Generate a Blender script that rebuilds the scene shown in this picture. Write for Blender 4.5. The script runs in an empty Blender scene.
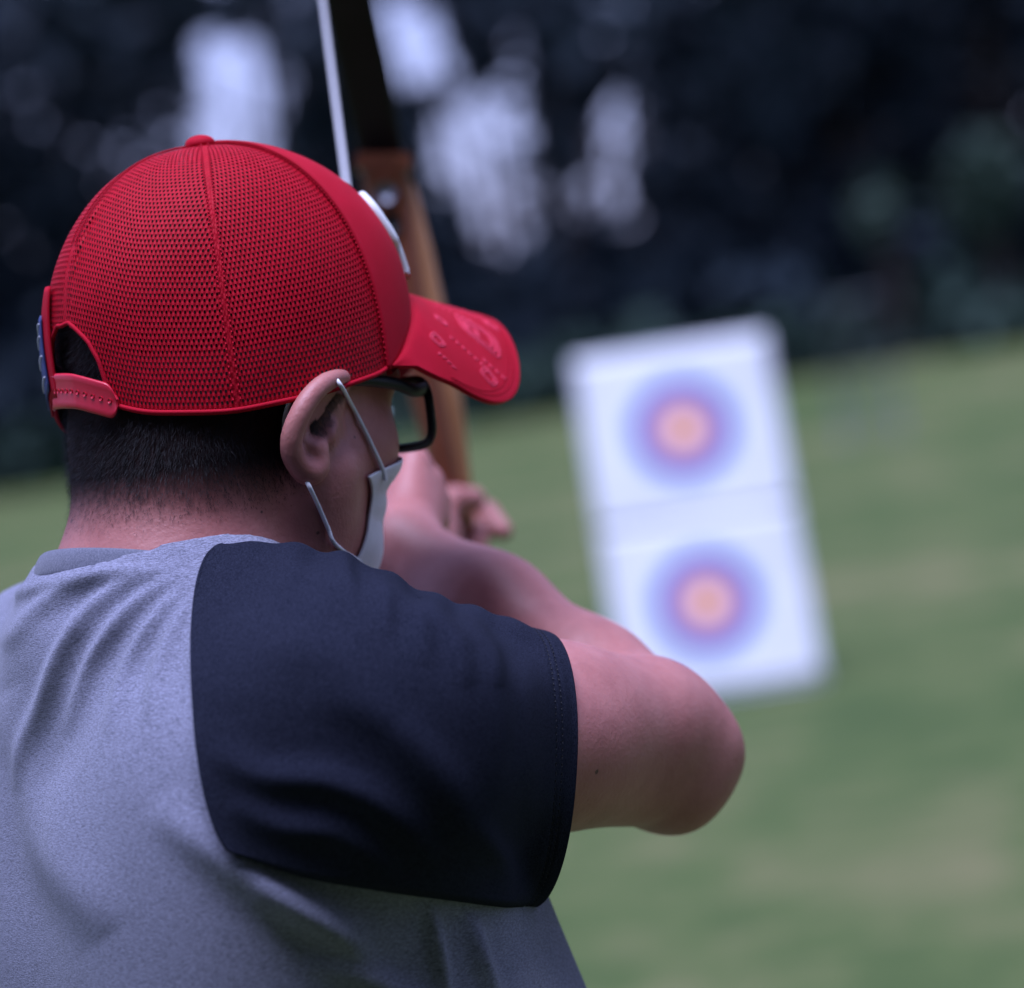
import bpy, math, random
import numpy as np
from mathutils import Vector, Matrix

rnd = random.Random(7)
rng = np.random.default_rng(11)
SC = bpy.context.scene
COL = SC.collection
R_ = math.radians

# ------------------------------------------------------------------ camera, light, exposure
W_, H_ = 1024, 988
FPX = 3110.0
CAM_H, ROLL, PITCH = 1.58, R_(8.5), R_(2.93)
FOCUS, FNUM, LENS = 1.60, 4.1, 109.34
SUN_AZ, SUN_EL, SUN_ANGLE, SUN_POWER = R_(-165), R_(79), R_(38), 1.5
SKY_STRENGTH = 0.050
EXPOSURE = 2.27
VEIL, CLOUD = 0.75, (2.2, 2.45, 4.6)

F = np.array([0, math.cos(PITCH), -math.sin(PITCH)])
R0 = np.array([1.0, 0, 0]); U0 = np.cross(R0, F)
RV = math.cos(ROLL) * R0 - math.sin(ROLL) * U0
UV = math.sin(ROLL) * R0 + math.cos(ROLL) * U0
CAM = np.array([0, 0, CAM_H])

cd = bpy.data.cameras.new('camera'); cam = bpy.data.objects.new('camera', cd); COL.objects.link(cam)
cd.sensor_width = 36; cd.lens = FPX * 36 / W_; cd.clip_start = 0.05; cd.clip_end = 3000
cd.dof.use_dof = True; cd.dof.focus_distance = FOCUS; cd.dof.aperture_fstop = FNUM
M = Matrix(((RV[0], UV[0], -F[0], CAM[0]), (RV[1], UV[1], -F[1], CAM[1]), (RV[2], UV[2], -F[2], CAM[2]), (0, 0, 0, 1)))
cam.matrix_world = M
SC.camera = cam

w = bpy.data.worlds.new('World'); SC.world = w; w.use_nodes = True
nt = w.node_tree; nt.nodes.clear()
sky = nt.nodes.new('ShaderNodeTexSky'); sky.sky_type = 'NISHITA'; sky.sun_disc = False
sky.sun_elevation = SUN_EL; sky.sun_rotation = SUN_AZ; sky.dust_density = 1.0; sky.air_density = 1.0
tint = nt.nodes.new('ShaderNodeMix'); tint.data_type = 'RGBA'; tint.blend_type = 'MULTIPLY'; tint.inputs[0].default_value = 1
tint.inputs[7].default_value = (0.80, 0.80, 1.2, 1)
bg = nt.nodes.new('ShaderNodeBackground'); bg.inputs[1].default_value = SKY_STRENGTH
wo = nt.nodes.new('ShaderNodeOutputWorld')
tcw = nt.nodes.new('ShaderNodeTexCoord'); dotn = nt.nodes.new('ShaderNodeVectorMath'); dotn.operation = 'DOT_PRODUCT'
dotn.inputs[1].default_value = (-0.36, 0.78, 0.51); mr = nt.nodes.new('ShaderNodeMapRange')
mr.inputs[1].default_value = -0.6; mr.inputs[2].default_value = 0.8; mr.inputs[3].default_value = 0.55; mr.inputs[4].default_value = 1.0
veil = nt.nodes.new('ShaderNodeMix'); veil.data_type = 'RGBA'; veil.inputs[0].default_value = VEIL
vcol = nt.nodes.new('ShaderNodeVectorMath'); vcol.operation = 'SCALE'; vcol.inputs[0].default_value = CLOUD
nt.links.new(tcw.outputs['Generated'], dotn.inputs[0]); nt.links.new(dotn.outputs['Value'], mr.inputs[0]); nt.links.new(mr.outputs[0], vcol.inputs['Scale'])
nt.links.new(sky.outputs[0], tint.inputs[6]); nt.links.new(tint.outputs[2], veil.inputs[6]); nt.links.new(vcol.outputs[0], veil.inputs[7])
nt.links.new(veil.outputs[2], bg.inputs[0]); nt.links.new(bg.outputs[0], wo.inputs[0])

sl = bpy.data.lights.new('sun', 'SUN'); sl.energy = SUN_POWER; sl.angle = SUN_ANGLE; sl.color = (0.62, 0.67, 1.0)
sun = bpy.data.objects.new('sun', sl); COL.objects.link(sun)
sd = Vector((math.sin(SUN_AZ) * math.cos(SUN_EL), math.cos(SUN_AZ) * math.cos(SUN_EL), math.sin(SUN_EL)))
sun.rotation_euler = sd.to_track_quat('Z', 'Y').to_euler(); sun.location = (0, 0, 30)

vs = SC.view_settings
vs.view_transform = 'Standard'; vs.look = 'None'; vs.gamma = 1; vs.use_curve_mapping = False; vs.exposure = EXPOSURE
SC.cycles.max_bounces = 8; SC.cycles.transparent_max_bounces = 24
SC.cycles.use_denoising = True

def P(px, py, d):
    """point seen at pixel (px, py) at depth d along the view axis"""
    return CAM + F * d + RV * ((px - 512) / FPX * d) - UV * ((py - 494) / FPX * d)
def L(px, py, e): return P(px, py, 1.7 + e)
def project(p):
    q = np.atleast_2d(p) - CAM
    d = q @ F
    return 512 + (q @ RV) / d * FPX, 494 - (q @ UV) / d * FPX, d

# ------------------------------------------------------------------ materials
def new_mat(name):
    m = bpy.data.materials.new(name); m.use_nodes = True
    n = m.node_tree; b = n.nodes['Principled BSDF']
    return m, n, b
def nd(n, t, **kw):
    x = n.nodes.new(t)
    for k, v in kw.items(): setattr(x, k, v)
    return x
def ramp(n, fac, stops):
    r = nd(n, 'ShaderNodeValToRGB'); e = r.color_ramp.elements
    while len(e) > 1: e.remove(e[-1])
    e[0].position, e[0].color = stops[0][0], (*stops[0][1], 1)
    for p, c in stops[1:]:
        k = e.new(p); k.color = (*c, 1)
    n.links.new(fac, r.inputs[0]); return r
def math_(n, op, a, b=None, c=None):
    x = nd(n, 'ShaderNodeMath', operation=op)
    for i, v in enumerate((a, b, c)):
        if v is None: continue
        if isinstance(v, (int, float)): x.inputs[i].default_value = v
        else: n.links.new(v, x.inputs[i])
    return x.outputs[0]
def noise_tex(n, scale, detail=4, rough=.55, vec=None, dist=0):
    t = nd(n, 'ShaderNodeTexNoise'); t.inputs['Scale'].default_value = scale
    t.inputs['Detail'].default_value = detail; t.inputs['Roughness'].default_value = rough; t.inputs['Distortion'].default_value = dist
    if vec is not None: n.links.new(vec, t.inputs['Vector'])
    return t
def coords(n, kind='Object', scale=(1, 1, 1), rot=(0, 0, 0)):
    tc = nd(n, 'ShaderNodeTexCoord'); mp = nd(n, 'ShaderNodeMapping')
    mp.inputs['Scale'].default_value = scale; mp.inputs['Rotation'].default_value = rot
    n.links.new(tc.outputs[kind], mp.inputs[0]); return mp.outputs[0]
def bump(n, b, h, strength=.3, dist=.001):
    bp = nd(n, 'ShaderNodeBump'); bp.inputs['Strength'].default_value = strength; bp.inputs['Distance'].default_value = dist
    n.links.new(h, bp.inputs['Height']); n.links.new(bp.outputs[0], b.inputs['Normal']); return bp
def varied(name, c0, c1, scale=20, rough=.6, detail=4, bmp=0, bdist=.001, bscale=None, metallic=0, spec=.5, vscale=(1, 1, 1), sheen=0, pos=(.3, .7)):
    m, n, b = new_mat(name)
    v = coords(n, 'Object', vscale)
    t = noise_tex(n, scale, detail, vec=v)
    r = ramp(n, t.outputs[0], [(pos[0], c0), (pos[1], c1)])
    n.links.new(r.outputs[0], b.inputs['Base Color'])
    b.inputs['Roughness'].default_value = rough; b.inputs['Metallic'].default_value = metallic
    b.inputs['Specular IOR Level'].default_value = spec
    if sheen:
        b.inputs['Sheen Weight'].default_value = sheen; b.inputs['Sheen Roughness'].default_value = .5
    if bmp:
        t2 = noise_tex(n, bscale or scale * 4, 3, vec=v); bump(n, b, t2.outputs[0], bmp, bdist)
    return m

# skin: mottled, pores, a few moles
def skin_material():
    m, n, b = new_mat('skin')
    v = coords(n)
    t = noise_tex(n, 22, 6, .68, v)
    r = ramp(n, t.outputs[0], [(.28, (.34, .115, .102)), (.5, (.42, .158, .140)), (.75, (.49, .205, .182))])
    geo = nd(n, 'ShaderNodeNewGeometry')
    colr = r.outputs[0]
    for (pt, rad) in MOLES:
        d = nd(n, 'ShaderNodeVectorMath', operation='DISTANCE'); d.inputs[1].default_value = tuple(pt)
        n.links.new(geo.outputs['Position'], d.inputs[0])
        f = nd(n, 'ShaderNodeMapRange'); f.inputs[1].default_value = rad * .6; f.inputs[2].default_value = rad
        f.inputs[3].default_value = .85; f.inputs[4].default_value = 0
        n.links.new(d.outputs['Value'], f.inputs[0])
        mx = nd(n, 'ShaderNodeMix', data_type='RGBA'); mx.inputs[7].default_value = (.07, .03, .03, 1)
        n.links.new(f.outputs[0], mx.inputs[0]); n.links.new(colr, mx.inputs[6]); colr = mx.outputs[2]
    at = nd(n, 'ShaderNodeAttribute'); at.attribute_name = 'stubble'
    sp_ = math_(n, 'MULTIPLY', math_(n, 'SUBTRACT', 1.0, at.outputs['Fac']), .35)
    ms = nd(n, 'ShaderNodeMix', data_type='RGBA'); ms.inputs[7].default_value = (.022, .016, .017, 1)
    n.links.new(at.outputs['Fac'], ms.inputs[0]); n.links.new(colr, ms.inputs[6]); n.links.new(ms.outputs[2], b.inputs['Base Color'])
    b.inputs['Roughness'].default_value = .48; n.links.new(sp_, b.inputs['Specular IOR Level'])
    b.inputs['Subsurface Weight'].default_value = .12; b.inputs['Subsurface Radius'].default_value = (1, .35, .2); b.inputs['Subsurface Scale'].default_value = .006
    t2 = noise_tex(n, 420, 3, .6, v); t3 = noise_tex(n, 90, 3, .6, v)
    bump(n, b, math_(n, 'ADD', t2.outputs[0], t3.outputs[0]), .45, .0007)
    return m

def knit_material(name, dark, light, streak=(60, 60, 420), sheen=.15, rough=.9):
    """heather jersey: fine horizontal flecks of two yarns and a fine knit bump"""
    m, n, b = new_mat(name)
    v = coords(n, 'Object', streak)
    t = noise_tex(n, 6, 3, .7, v)
    v2 = coords(n, 'Object', (900, 900, 900))
    t2 = noise_tex(n, 1.4, 2, .6, v2)
    v3 = coords(n)
    t3 = noise_tex(n, 9, 3, .5, v3)
    s = math_(n, 'ADD', math_(n, 'MULTIPLY', t.outputs[0], .6), math_(n, 'MULTIPLY', t2.outputs[0], .3))
    s = math_(n, 'ADD', s, math_(n, 'MULTIPLY', t3.outputs[0], .1))
    r = ramp(n, s, [(.40, dark), (.60, light)])
    n.links.new(r.outputs[0], b.inputs['Base Color'])
    b.inputs['Roughness'].default_value = rough; b.inputs['Specular IOR Level'].default_value = .04
    b.inputs['Sheen Weight'].default_value = sheen; b.inputs['Sheen Roughness'].default_value = .6
    bump(n, b, s, .5, .0012)
    return m

# ------------------------------------------------------------------ object helpers
def setp(o, label=None, cat=None, group=None, kind=None):
    if label: o['label'] = label
    if cat: o['category'] = cat
    if group: o['group'] = group
    if kind: o['kind'] = kind
    return o
def thing(name, label, cat, loc, group=None):
    o = bpy.data.objects.new(name, None); COL.objects.link(o); o.location = Vector(loc); o.empty_display_size = .05
    return setp(o, label, cat, group)
def mesh_obj(name, verts, faces, mat, parent=None, smooth=True, uvs=None, mats=None, face_mat=None):
    me = bpy.data.meshes.new(name)
    verts = np.asarray(verts, dtype=np.float32)
    if isinstance(faces, np.ndarray):
        k = faces.shape[1]
        me.vertices.add(len(verts)); me.vertices.foreach_set('co', verts.ravel())
        me.loops.add(faces.size); me.loops.foreach_set('vertex_index', faces.ravel().astype(np.int32))
        me.polygons.add(len(faces)); me.polygons.foreach_set('loop_start', np.arange(0, faces.size, k, dtype=np.int32))
        me.update(calc_edges=True)
    else:
        me.from_pydata(verts.tolist(), [], faces); me.update()
    if uvs is not None:
        ul = me.uv_layers.new(name='uv')
        li = np.zeros(len(me.loops), dtype=np.int32); me.loops.foreach_get('vertex_index', li)
        ul.data.foreach_set('uv', np.asarray(uvs, dtype=np.float32)[li].ravel())
    if smooth: me.polygons.foreach_set('use_smooth', [True] * len(me.polygons))
    for m_ in (mats or [mat]): me.materials.append(m_)
    if face_mat is not None: me.polygons.foreach_set('material_index', np.asarray(face_mat, dtype=np.int32))
    me.validate()
    o = bpy.data.objects.new(name, me); COL.objects.link(o)
    if parent is not None:
        o.parent = parent
        t = Vector((0, 0, 0)); q = parent
        while q is not None: t += q.location; q = q.parent
        o.location = -t            # vertices are given in world space
    return o
def grid_faces(nu, nv, close_u=False, close_v=False, off=0):
    i = np.arange(nu if close_u else nu - 1); j = np.arange(nv if close_v else nv - 1)
    I, J = np.meshgrid(i, j, indexing='ij'); I2, J2 = (I + 1) % nu, (J + 1) % nv
    return (np.stack([I * nv + J, I2 * nv + J, I2 * nv + J2, I * nv + J2], -1).reshape(-1, 4) + off)
def tube(pts, rad, nseg=10, caps=True, flat=1.0, closed=False, up=None):
    """verts, faces (list) of a tube along pts; rad number or list"""
    pts = np.asarray(pts, float); n = len(pts)
    rad = np.full(n, rad) if np.isscalar(rad) else np.asarray(rad, float)
    if closed: tan = np.roll(pts, -1, 0) - np.roll(pts, 1, 0)
    else: tan = np.gradient(pts, axis=0)
    tan /= np.linalg.norm(tan, axis=1)[:, None] + 1e-12
    ref = np.array(up, float) if up is not None else np.array([0, 0, 1.0])
    V = []
    prev = None
    for k in range(n):
        if prev is None or up is not None:
            a = ref - tan[k] * (ref @ tan[k])
            if np.linalg.norm(a) < 1e-3: a = np.array([1.0, 0, 0]) - tan[k] * tan[k][0]
        else: a = prev - tan[k] * (prev @ tan[k])
        a /= np.linalg.norm(a); prev = a; b = np.cross(tan[k], a)
        for s in range(nseg):
            q = 2 * math.pi * s / nseg
            V.append(pts[k] + rad[k] * (a * math.cos(q) + b * math.sin(q) * flat))
    Fc = grid_faces(n, nseg, closed, True).tolist()
    if caps and not closed:
        Fc.append(list(range(nseg))[::-1]); Fc.append([(n - 1) * nseg + s for s in range(nseg)])
    return np.array(V), Fc
def smooth_curve(pts, n=40, closed=False):
    pts = np.asarray(pts, float); m = len(pts); out = []
    segs = m if closed else m - 1
    for k in range(n):
        t = k / (n if closed else n - 1) * segs; i = min(int(t), segs - 1); t -= i
        g = lambda j: pts[j % m] if closed else pts[min(max(j, 0), m - 1)]
        p0, p1, p2, p3 = g(i - 1), g(i), g(i + 1), g(i + 2)
        out.append(.5 * (2 * p1 + (p2 - p0) * t + (2 * p0 - 5 * p1 + 4 * p2 - p3) * t * t + (3 * p1 - p0 - 3 * p2 + p3) * t ** 3))
    return np.array(out)
class MB:
    def __init__(s): s.v = []; s.f = []; s.n = 0; s.m = []
    def add(s, v, f, mi=0):
        s.v.append(np.asarray(v, float)); s.f += [[i + s.n for i in q] for q in (f.tolist() if isinstance(f, np.ndarray) else f)]
        s.m += [mi] * len(f); s.n += len(v); return s
    def box(s, c, ax, half, mi=0):
        c = np.asarray(c, float); ax = np.asarray(ax, float)
        v = [c + ax[0] * (half[0] * i) + ax[1] * (half[1] * j) + ax[2] * (half[2] * k) for i in (-1, 1) for j in (-1, 1) for k in (-1, 1)]
        return s.add(v, [[0, 1, 3, 2], [4, 6, 7, 5], [0, 4, 5, 1], [2, 3, 7, 6], [0, 2, 6, 4], [1, 5, 7, 3]], mi)
    def tube(s, *a, mi=0, **k): return s.add(*tube(*a, **k), mi)
    def build(s, name, mat, parent=None, smooth=True, mats=None):
        return mesh_obj(name, np.concatenate(s.v), s.f, mat, parent, smooth, mats=mats, face_mat=s.m if mats else None)
def bevel(o, wdt, seg=2):
    md = o.modifiers.new('bevel', 'BEVEL'); md.width = wdt; md.segments = seg; md.limit_method = 'ANGLE'; md.angle_limit = R_(35)
    return o

# ------------------------------------------------------------------ signed distance modelling (bodies and cloth)
def smin(a, b, k):
    if k <= 0: return np.minimum(a, b)
    h = np.maximum(k - np.abs(a - b), 0) / k
    return np.minimum(a, b) - h * h * k * .25
def cone(a, b, ra, rb):
    a = np.asarray(a, float); b = np.asarray(b, float); ab = b - a; l2 = ab @ ab
    def f(p):
        q = p - a; t = np.clip(q @ ab / l2, 0, 1)
        return np.linalg.norm(q - t[:, None] * ab, axis=1) - (ra + (rb - ra) * t)
    return f, (a + b) / 2, math.sqrt(l2) / 2 + max(ra, rb)
def ell(c, ax, r):
    c = np.asarray(c, float); ax = np.asarray(ax, float); r = np.asarray(r, float)
    def f(p):
        q = (p - c) @ ax.T; k0 = np.linalg.norm(q / r, axis=1); k1 = np.linalg.norm(q / (r * r), axis=1)
        return k0 * (k0 - 1) / np.maximum(k1, 1e-6)
    return f, c, float(r.max())
def sph(c, r): return ell(c, np.eye(3), (r, r, r))
class Group:
    def __init__(s, k, prims, join): s.k, s.prims, s.join = k, prims, join
def eval_groups(groups, p, inflate=0.0):
    c = (p.min(0) + p.max(0)) / 2; rad = np.linalg.norm(p - c, axis=1).max()
    d = np.full(len(p), 1.0)
    for g in groups:
        e = None
        for f, pc, pr in g.prims:
            if np.linalg.norm(pc - c) - pr - rad > .07: continue
            v = f(p); e = v if e is None else smin(e, v, g.k)
        if e is not None: d = smin(d, e, g.join)
    return d - inflate
def polygonize(fn, lo, hi, h, smooth_it=1):
    """surface nets over the blocks the surface passes through"""
    B = 16; bs = B * h
    lo = np.asarray(lo, float); nb = np.ceil((np.asarray(hi) - lo) / bs).astype(int)
    ii = np.stack(np.meshgrid(*[np.arange(k) for k in nb], indexing='ij'), -1).reshape(-1, 3)
    keep = []
    key = (ii // 4) @ np.array([1, 1000, 1000000])
    order = np.argsort(key, kind='stable'); ii = ii[order]; key = key[order]
    cuts = np.flatnonzero(np.diff(key)) + 1
    for ch in np.split(ii, cuts):
        v = fn(lo + (ch + .5) * bs)
        keep.append(ch[np.abs(v) < bs * 1.25])
    ii = np.concatenate(keep)
    gx = np.stack(np.meshgrid(*[np.arange(B + 1)] * 3, indexing='ij'), -1).reshape(-1, 3)
    cor = [(a, b, c) for a in (0, 1) for b in (0, 1) for c in (0, 1)]
    edges = [(i, j) for i in range(8) for j in range(i + 1, 8) if sum(abs(x - y) for x, y in zip(cor[i], cor[j])) == 1]
    big = nb * B + 4; mul = np.array([1, big[0], big[0] * big[1]], dtype=np.int64)
    keys, poss, quads = [], [], []
    for b in ii:
        V = fn(lo + (b * B + gx) * h).reshape(B + 1, B + 1, B + 1)
        if V.min() > 0 or V.max() < 0: continue
        C = np.stack([V[a:a + B, c:c + B, e:e + B] for a, c, e in cor], -1)
        S = C < 0; n_in = S.sum(-1)
        msk = (n_in > 0) & (n_in < 8)
        idx = np.argwhere(msk); cv = C[msk]; cs = S[msk]
        acc = np.zeros((len(idx), 3)); cnt = np.zeros(len(idx))
        for i, j in edges:
            x = cs[:, i] != cs[:, j]
            a = cv[x, i]; t = a / (a - cv[x, j])
            acc[x] += np.array(cor[i]) + t[:, None] * (np.array(cor[j]) - np.array(cor[i])); cnt[x] += 1
        g = idx + b * B
        keys.append(g @ mul); poss.append(lo + (g + acc / cnt[:, None]) * h)
        for ax, ci in ((0, 4), (1, 2), (2, 1)):
            x = cs[:, 0] != cs[:, ci]
            if x.any(): quads.append(np.column_stack([g[x], np.full(x.sum(), ax), cs[x, 0]]))
    keys = np.concatenate(keys); poss = np.concatenate(poss); o = np.argsort(keys); keys = keys[o]; poss = poss[o]
    Q = np.concatenate(quads); faces = []
    for ax in range(3):
        q = Q[Q[:, 3] == ax]; e1 = np.zeros(3, int); e2 = np.zeros(3, int); e1[(ax + 1) % 3] = 1; e2[(ax + 2) % 3] = 1
        k = np.stack([(q[:, :3] - s) @ mul for s in (e1 * 0, e1, e1 + e2, e2)], 1)
        j = np.minimum(np.searchsorted(keys, k), len(keys) - 1); ok = (keys[j] == k).all(1)
        j = j[ok]; flip = q[ok, 4] == 0
        j[flip] = j[flip][:, ::-1]; faces.append(j)
    faces = np.concatenate(faces)
    for _ in range(smooth_it):
        acc = np.zeros_like(poss); cnt = np.zeros(len(poss))
        for a in range(4):
            np.add.at(acc, faces[:, a], poss[faces[:, (a + 1) % 4]]); np.add.at(cnt, faces[:, a], 1)
            np.add.at(acc, faces[:, a], poss[faces[:, (a - 1) % 4]]); np.add.at(cnt, faces[:, a], 1)
        poss = .4 * poss + .6 * acc / np.maximum(cnt, 1)[:, None]
    return poss, faces
def cast(fn, px, py, d0=1.2, d1=2.4, off=0.0):
    """depth at which the view ray of a pixel first meets a surface"""
    d = d0
    for _ in range(140):
        v = fn(P(px, py, d)[None])[0] - off
        if v < 3e-4: return d
        d += min(max(v * .7, 4e-4), .02)
        if d > d1: return None
    return d
def vnormals(v, f):
    n = np.cross(v[f[:, 2]] - v[f[:, 0]], v[f[:, 3]] - v[f[:, 1]]); out = np.zeros_like(v)
    for a in range(4): np.add.at(out, f[:, a], n)
    return out / (np.linalg.norm(out, axis=1)[:, None] + 1e-12)

# ================================================================== SETTING
def mk_ground():
    m, n, b = new_mat('mown_grass')
    v = coords(n)
    a = noise_tex(n, .35, 5, .6, v); c = noise_tex(n, 2.2, 5, .65, v); d = noise_tex(n, 30, 3, .6, v)
    s = math_(n, 'ADD', math_(n, 'MULTIPLY', a.outputs[0], .5), math_(n, 'MULTIPLY', c.outputs[0], .35))
    s = math_(n, 'ADD', s, math_(n, 'MULTIPLY', d.outputs[0], .15))
    r = ramp(n, s, [(.40, (.036, .066, .020)), (.50, (.076, .104, .034)), (.58, (.145, .138, .062))])
    n.links.new(r.outputs[0], b.inputs['Base Color']); b.inputs['Roughness'].default_value = .95; b.inputs['Specular IOR Level'].default_value = .1
    bump(n, b, d.outputs[0], .8, .03)
    xs = np.concatenate([np.linspace(-900, -60, 8), np.linspace(-50, 50, 60), np.linspace(60, 900, 8)])
    ys = np.concatenate([np.linspace(-900, -20, 6), np.linspace(-10, 90, 60), np.linspace(100, 1500, 8)])
    X, Y = np.meshgrid(xs, ys, indexing='ij')
    Z = .03 * np.sin(X * .23 + 1) * np.sin(Y * .17) * np.clip((Y - 3) / 10, 0, 1)
    o = mesh_obj('grass_field', np.stack([X, Y, Z], -1).reshape(-1, 3), grid_faces(len(xs), len(ys)), m)
    setp(o, kind='structure')
mk_ground()

# bright gaps between the trees, as places in the wood 62 m out (angle across, height)
GAPS = [(237, 108, 36, 60, 1.6), (222, 70, 24, 34, 1.2), (300, 95, 24, 80, .55), (120, 128, 48, 44, .5), (165, 140, 30, 40, .45), (418, 46, 36, 50, 1.0), (395, 20, 24, 30, .7),
        (530, 82, 26, 44, .8), (505, 120, 26, 34, .75), (478, 150, 42, 50, 1.0), (505, 205, 34, 44, 1.0), (445, 175, 28, 40, .6), (612, 165, 32, 54, 1.0), (640, 215, 24, 34, .7), (560, 205, 36, 40, .6), (8, 130, 26, 36, .5), (60, 165, 30, 40, .4), (350, 190, 40, 40, .35)]
from mathutils import noise as mnoise
def gap_prob(p):
    x, y, d = project(p); g = np.zeros(len(x))
    nz = np.array([mnoise.noise((a_ * .022, b_ * .022, 3.1)) for a_, b_ in zip(x, y)])
    for (cx, cy, rx, ry, a) in GAPS:
        q = ((x - cx) / rx) ** 2 + ((y - cy) / ry) ** 2
        g = np.maximum(g, a * np.clip(1.30 - q * .55 + nz * .75, 0, 1))
    return g
def leaf_quads(c, size):
    n = len(c); a = rng.normal(size=(n, 3)); a /= np.linalg.norm(a, axis=1)[:, None]
    b = np.cross(a, rng.normal(size=(n, 3))); b /= np.linalg.norm(b, axis=1)[:, None]
    s = size * rng.uniform(.6, 1.4, (n, 1)); a = a * s; b = b * s * .6
    v = np.stack([c - a, c - b, c + a, c + b], 1).reshape(-1, 3)
    return v, np.arange(4 * n).reshape(-1, 4)
def clumps(n_cl, per, lo, hi, rad):
    cc = rng.uniform(lo, hi, (n_cl, 3)); r = rng.uniform(.6, 1.3, (n_cl, 1, 1)) * rad
    q = rng.normal(size=(n_cl, per, 3)); q /= np.linalg.norm(q, axis=2)[:, :, None]; q *= rng.uniform(0, 1, (n_cl, per, 1)) ** .4
    return (cc[:, None] + q * r).reshape(-1, 3)
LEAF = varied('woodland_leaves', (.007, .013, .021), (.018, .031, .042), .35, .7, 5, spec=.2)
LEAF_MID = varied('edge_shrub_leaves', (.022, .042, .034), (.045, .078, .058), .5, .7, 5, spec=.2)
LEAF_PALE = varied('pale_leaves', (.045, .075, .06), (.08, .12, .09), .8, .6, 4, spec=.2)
BARK = varied('bark', (.045, .035, .03), (.10, .08, .07), 6, .9, 5, bmp=.5, bdist=.02, spec=.2)
def mk_wood():
    parts = []
    pts = np.concatenate([
        clumps(760, 46, (-22, 60, 1.0), (22, 84, 9.5), 1.4),
        clumps(300, 42, (-24, 58, .4), (24, 66, 2.6), 1.1),
        clumps(260, 42, (-26, 84, 1.0), (26, 100, 16), 2.4),
        clumps(200, 40, (-24, 58, 7.0), (24, 74, 12), 1.8),
        clumps(560, 30, (-75, 56, .3), (-21, 92, 13), 2.4), clumps(560, 30, (21, 56, .3), (75, 92, 13), 2.4)])
    pts = pts[pts[:, 2] > .05]
    pts = pts[rng.uniform(size=len(pts)) > gap_prob(pts) * 1.02]
    low = clumps(240, 36, (-24, 56.5, .1), (24, 58.5, .9), .7); low = low[low[:, 2] > .03]
    n_dark = len(pts); pts = np.concatenate([pts, low])
    v, f = leaf_quads(pts, .34)
    mb = MB(); nq = len(f)
    tv, tf = [], []
    off = len(v)
    for k in range(46):
        x, y = rng.uniform(-20, 20), rng.uniform(62, 88); h = rng.uniform(7, 12); r = rng.uniform(.14, .3)
        lean = rng.normal(size=2) * .5
        pp = smooth_curve([(x, y, -.1), (x + lean[0] * .3, y, h * .4), (x + lean[0], y + lean[1], h)], 9)
        if gap_prob(pp)[2:5].max() > .85: continue
        a, b = tube(pp, np.linspace(r, r * .35, 9), 8)
        mb.add(a, b)
        for _ in range(5):
            i = rng.integers(3, 8); e = pp[i] + np.array([rng.normal() * 1.6, rng.normal() * 1.6, rng.uniform(.6, 1.8)])
            a, b = tube([pp[i], (pp[i] + e) / 2 + (0, 0, .2), e], [r * .35, r * .22, .03], 6); mb.add(a, b)
    V = np.concatenate([v] + mb.v); Fc = f.tolist() + [[i + off for i in q] for q in mb.f]
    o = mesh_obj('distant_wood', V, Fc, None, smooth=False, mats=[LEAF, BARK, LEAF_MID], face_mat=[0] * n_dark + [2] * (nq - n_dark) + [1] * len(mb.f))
    setp(o, 'dark out of focus wood beyond the field with pale gaps of sky', 'wood', kind='stuff')
mk_wood()
def mk_bush(name, label, px, py, d, wd, ht, crown_h, n=1500):
    c = P(px, py, d); base = np.array([c[0], c[1], 0.0])
    t = thing(name, label, 'tree', base)
    q = rng.normal(size=(n, 3)); q /= np.linalg.norm(q, axis=1)[:, None]; q *= rng.uniform(.2, 1, (n, 1)) ** .5
    lob = np.array([[0, 0, 0], [.5, .2, .3], [-.5, .1, .1], [.1, -.3, .5], [-.2, .3, -.4]])[rng.integers(0, 5, n)]
    pts = c + (q * .62 + lob * .6) * np.array([wd, wd, ht])
    v, f = leaf_quads(pts, .16); mesh_obj('crown', v, f, LEAF_PALE, t, smooth=False)
    mb = MB(); mb.tube(smooth_curve([base - (0, 0, .1), base + (.1, 0, c[2] * .5), c], 8), np.linspace(.16, .06, 8), 8)
    for k in range(6):
        e = c + rng.normal(size=3) * np.array([wd, wd, ht]) * .5; mb.tube([base + (0, 0, c[2] * .6), (c + e) / 2, e], [.07, .045, .015], 6)
    mb.build('trunk', BARK, t)
mk_bush('young_tree', 'pale green blurred young tree at the edge of the dark wood, far right', 985, 195, 57, 1.0, 1.3, 1)
mk_bush('young_tree', 'dull green blurred small tree in front of dark wood, above the grey frame', 880, 215, 57.5, .6, .9, 1, 520)

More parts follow.
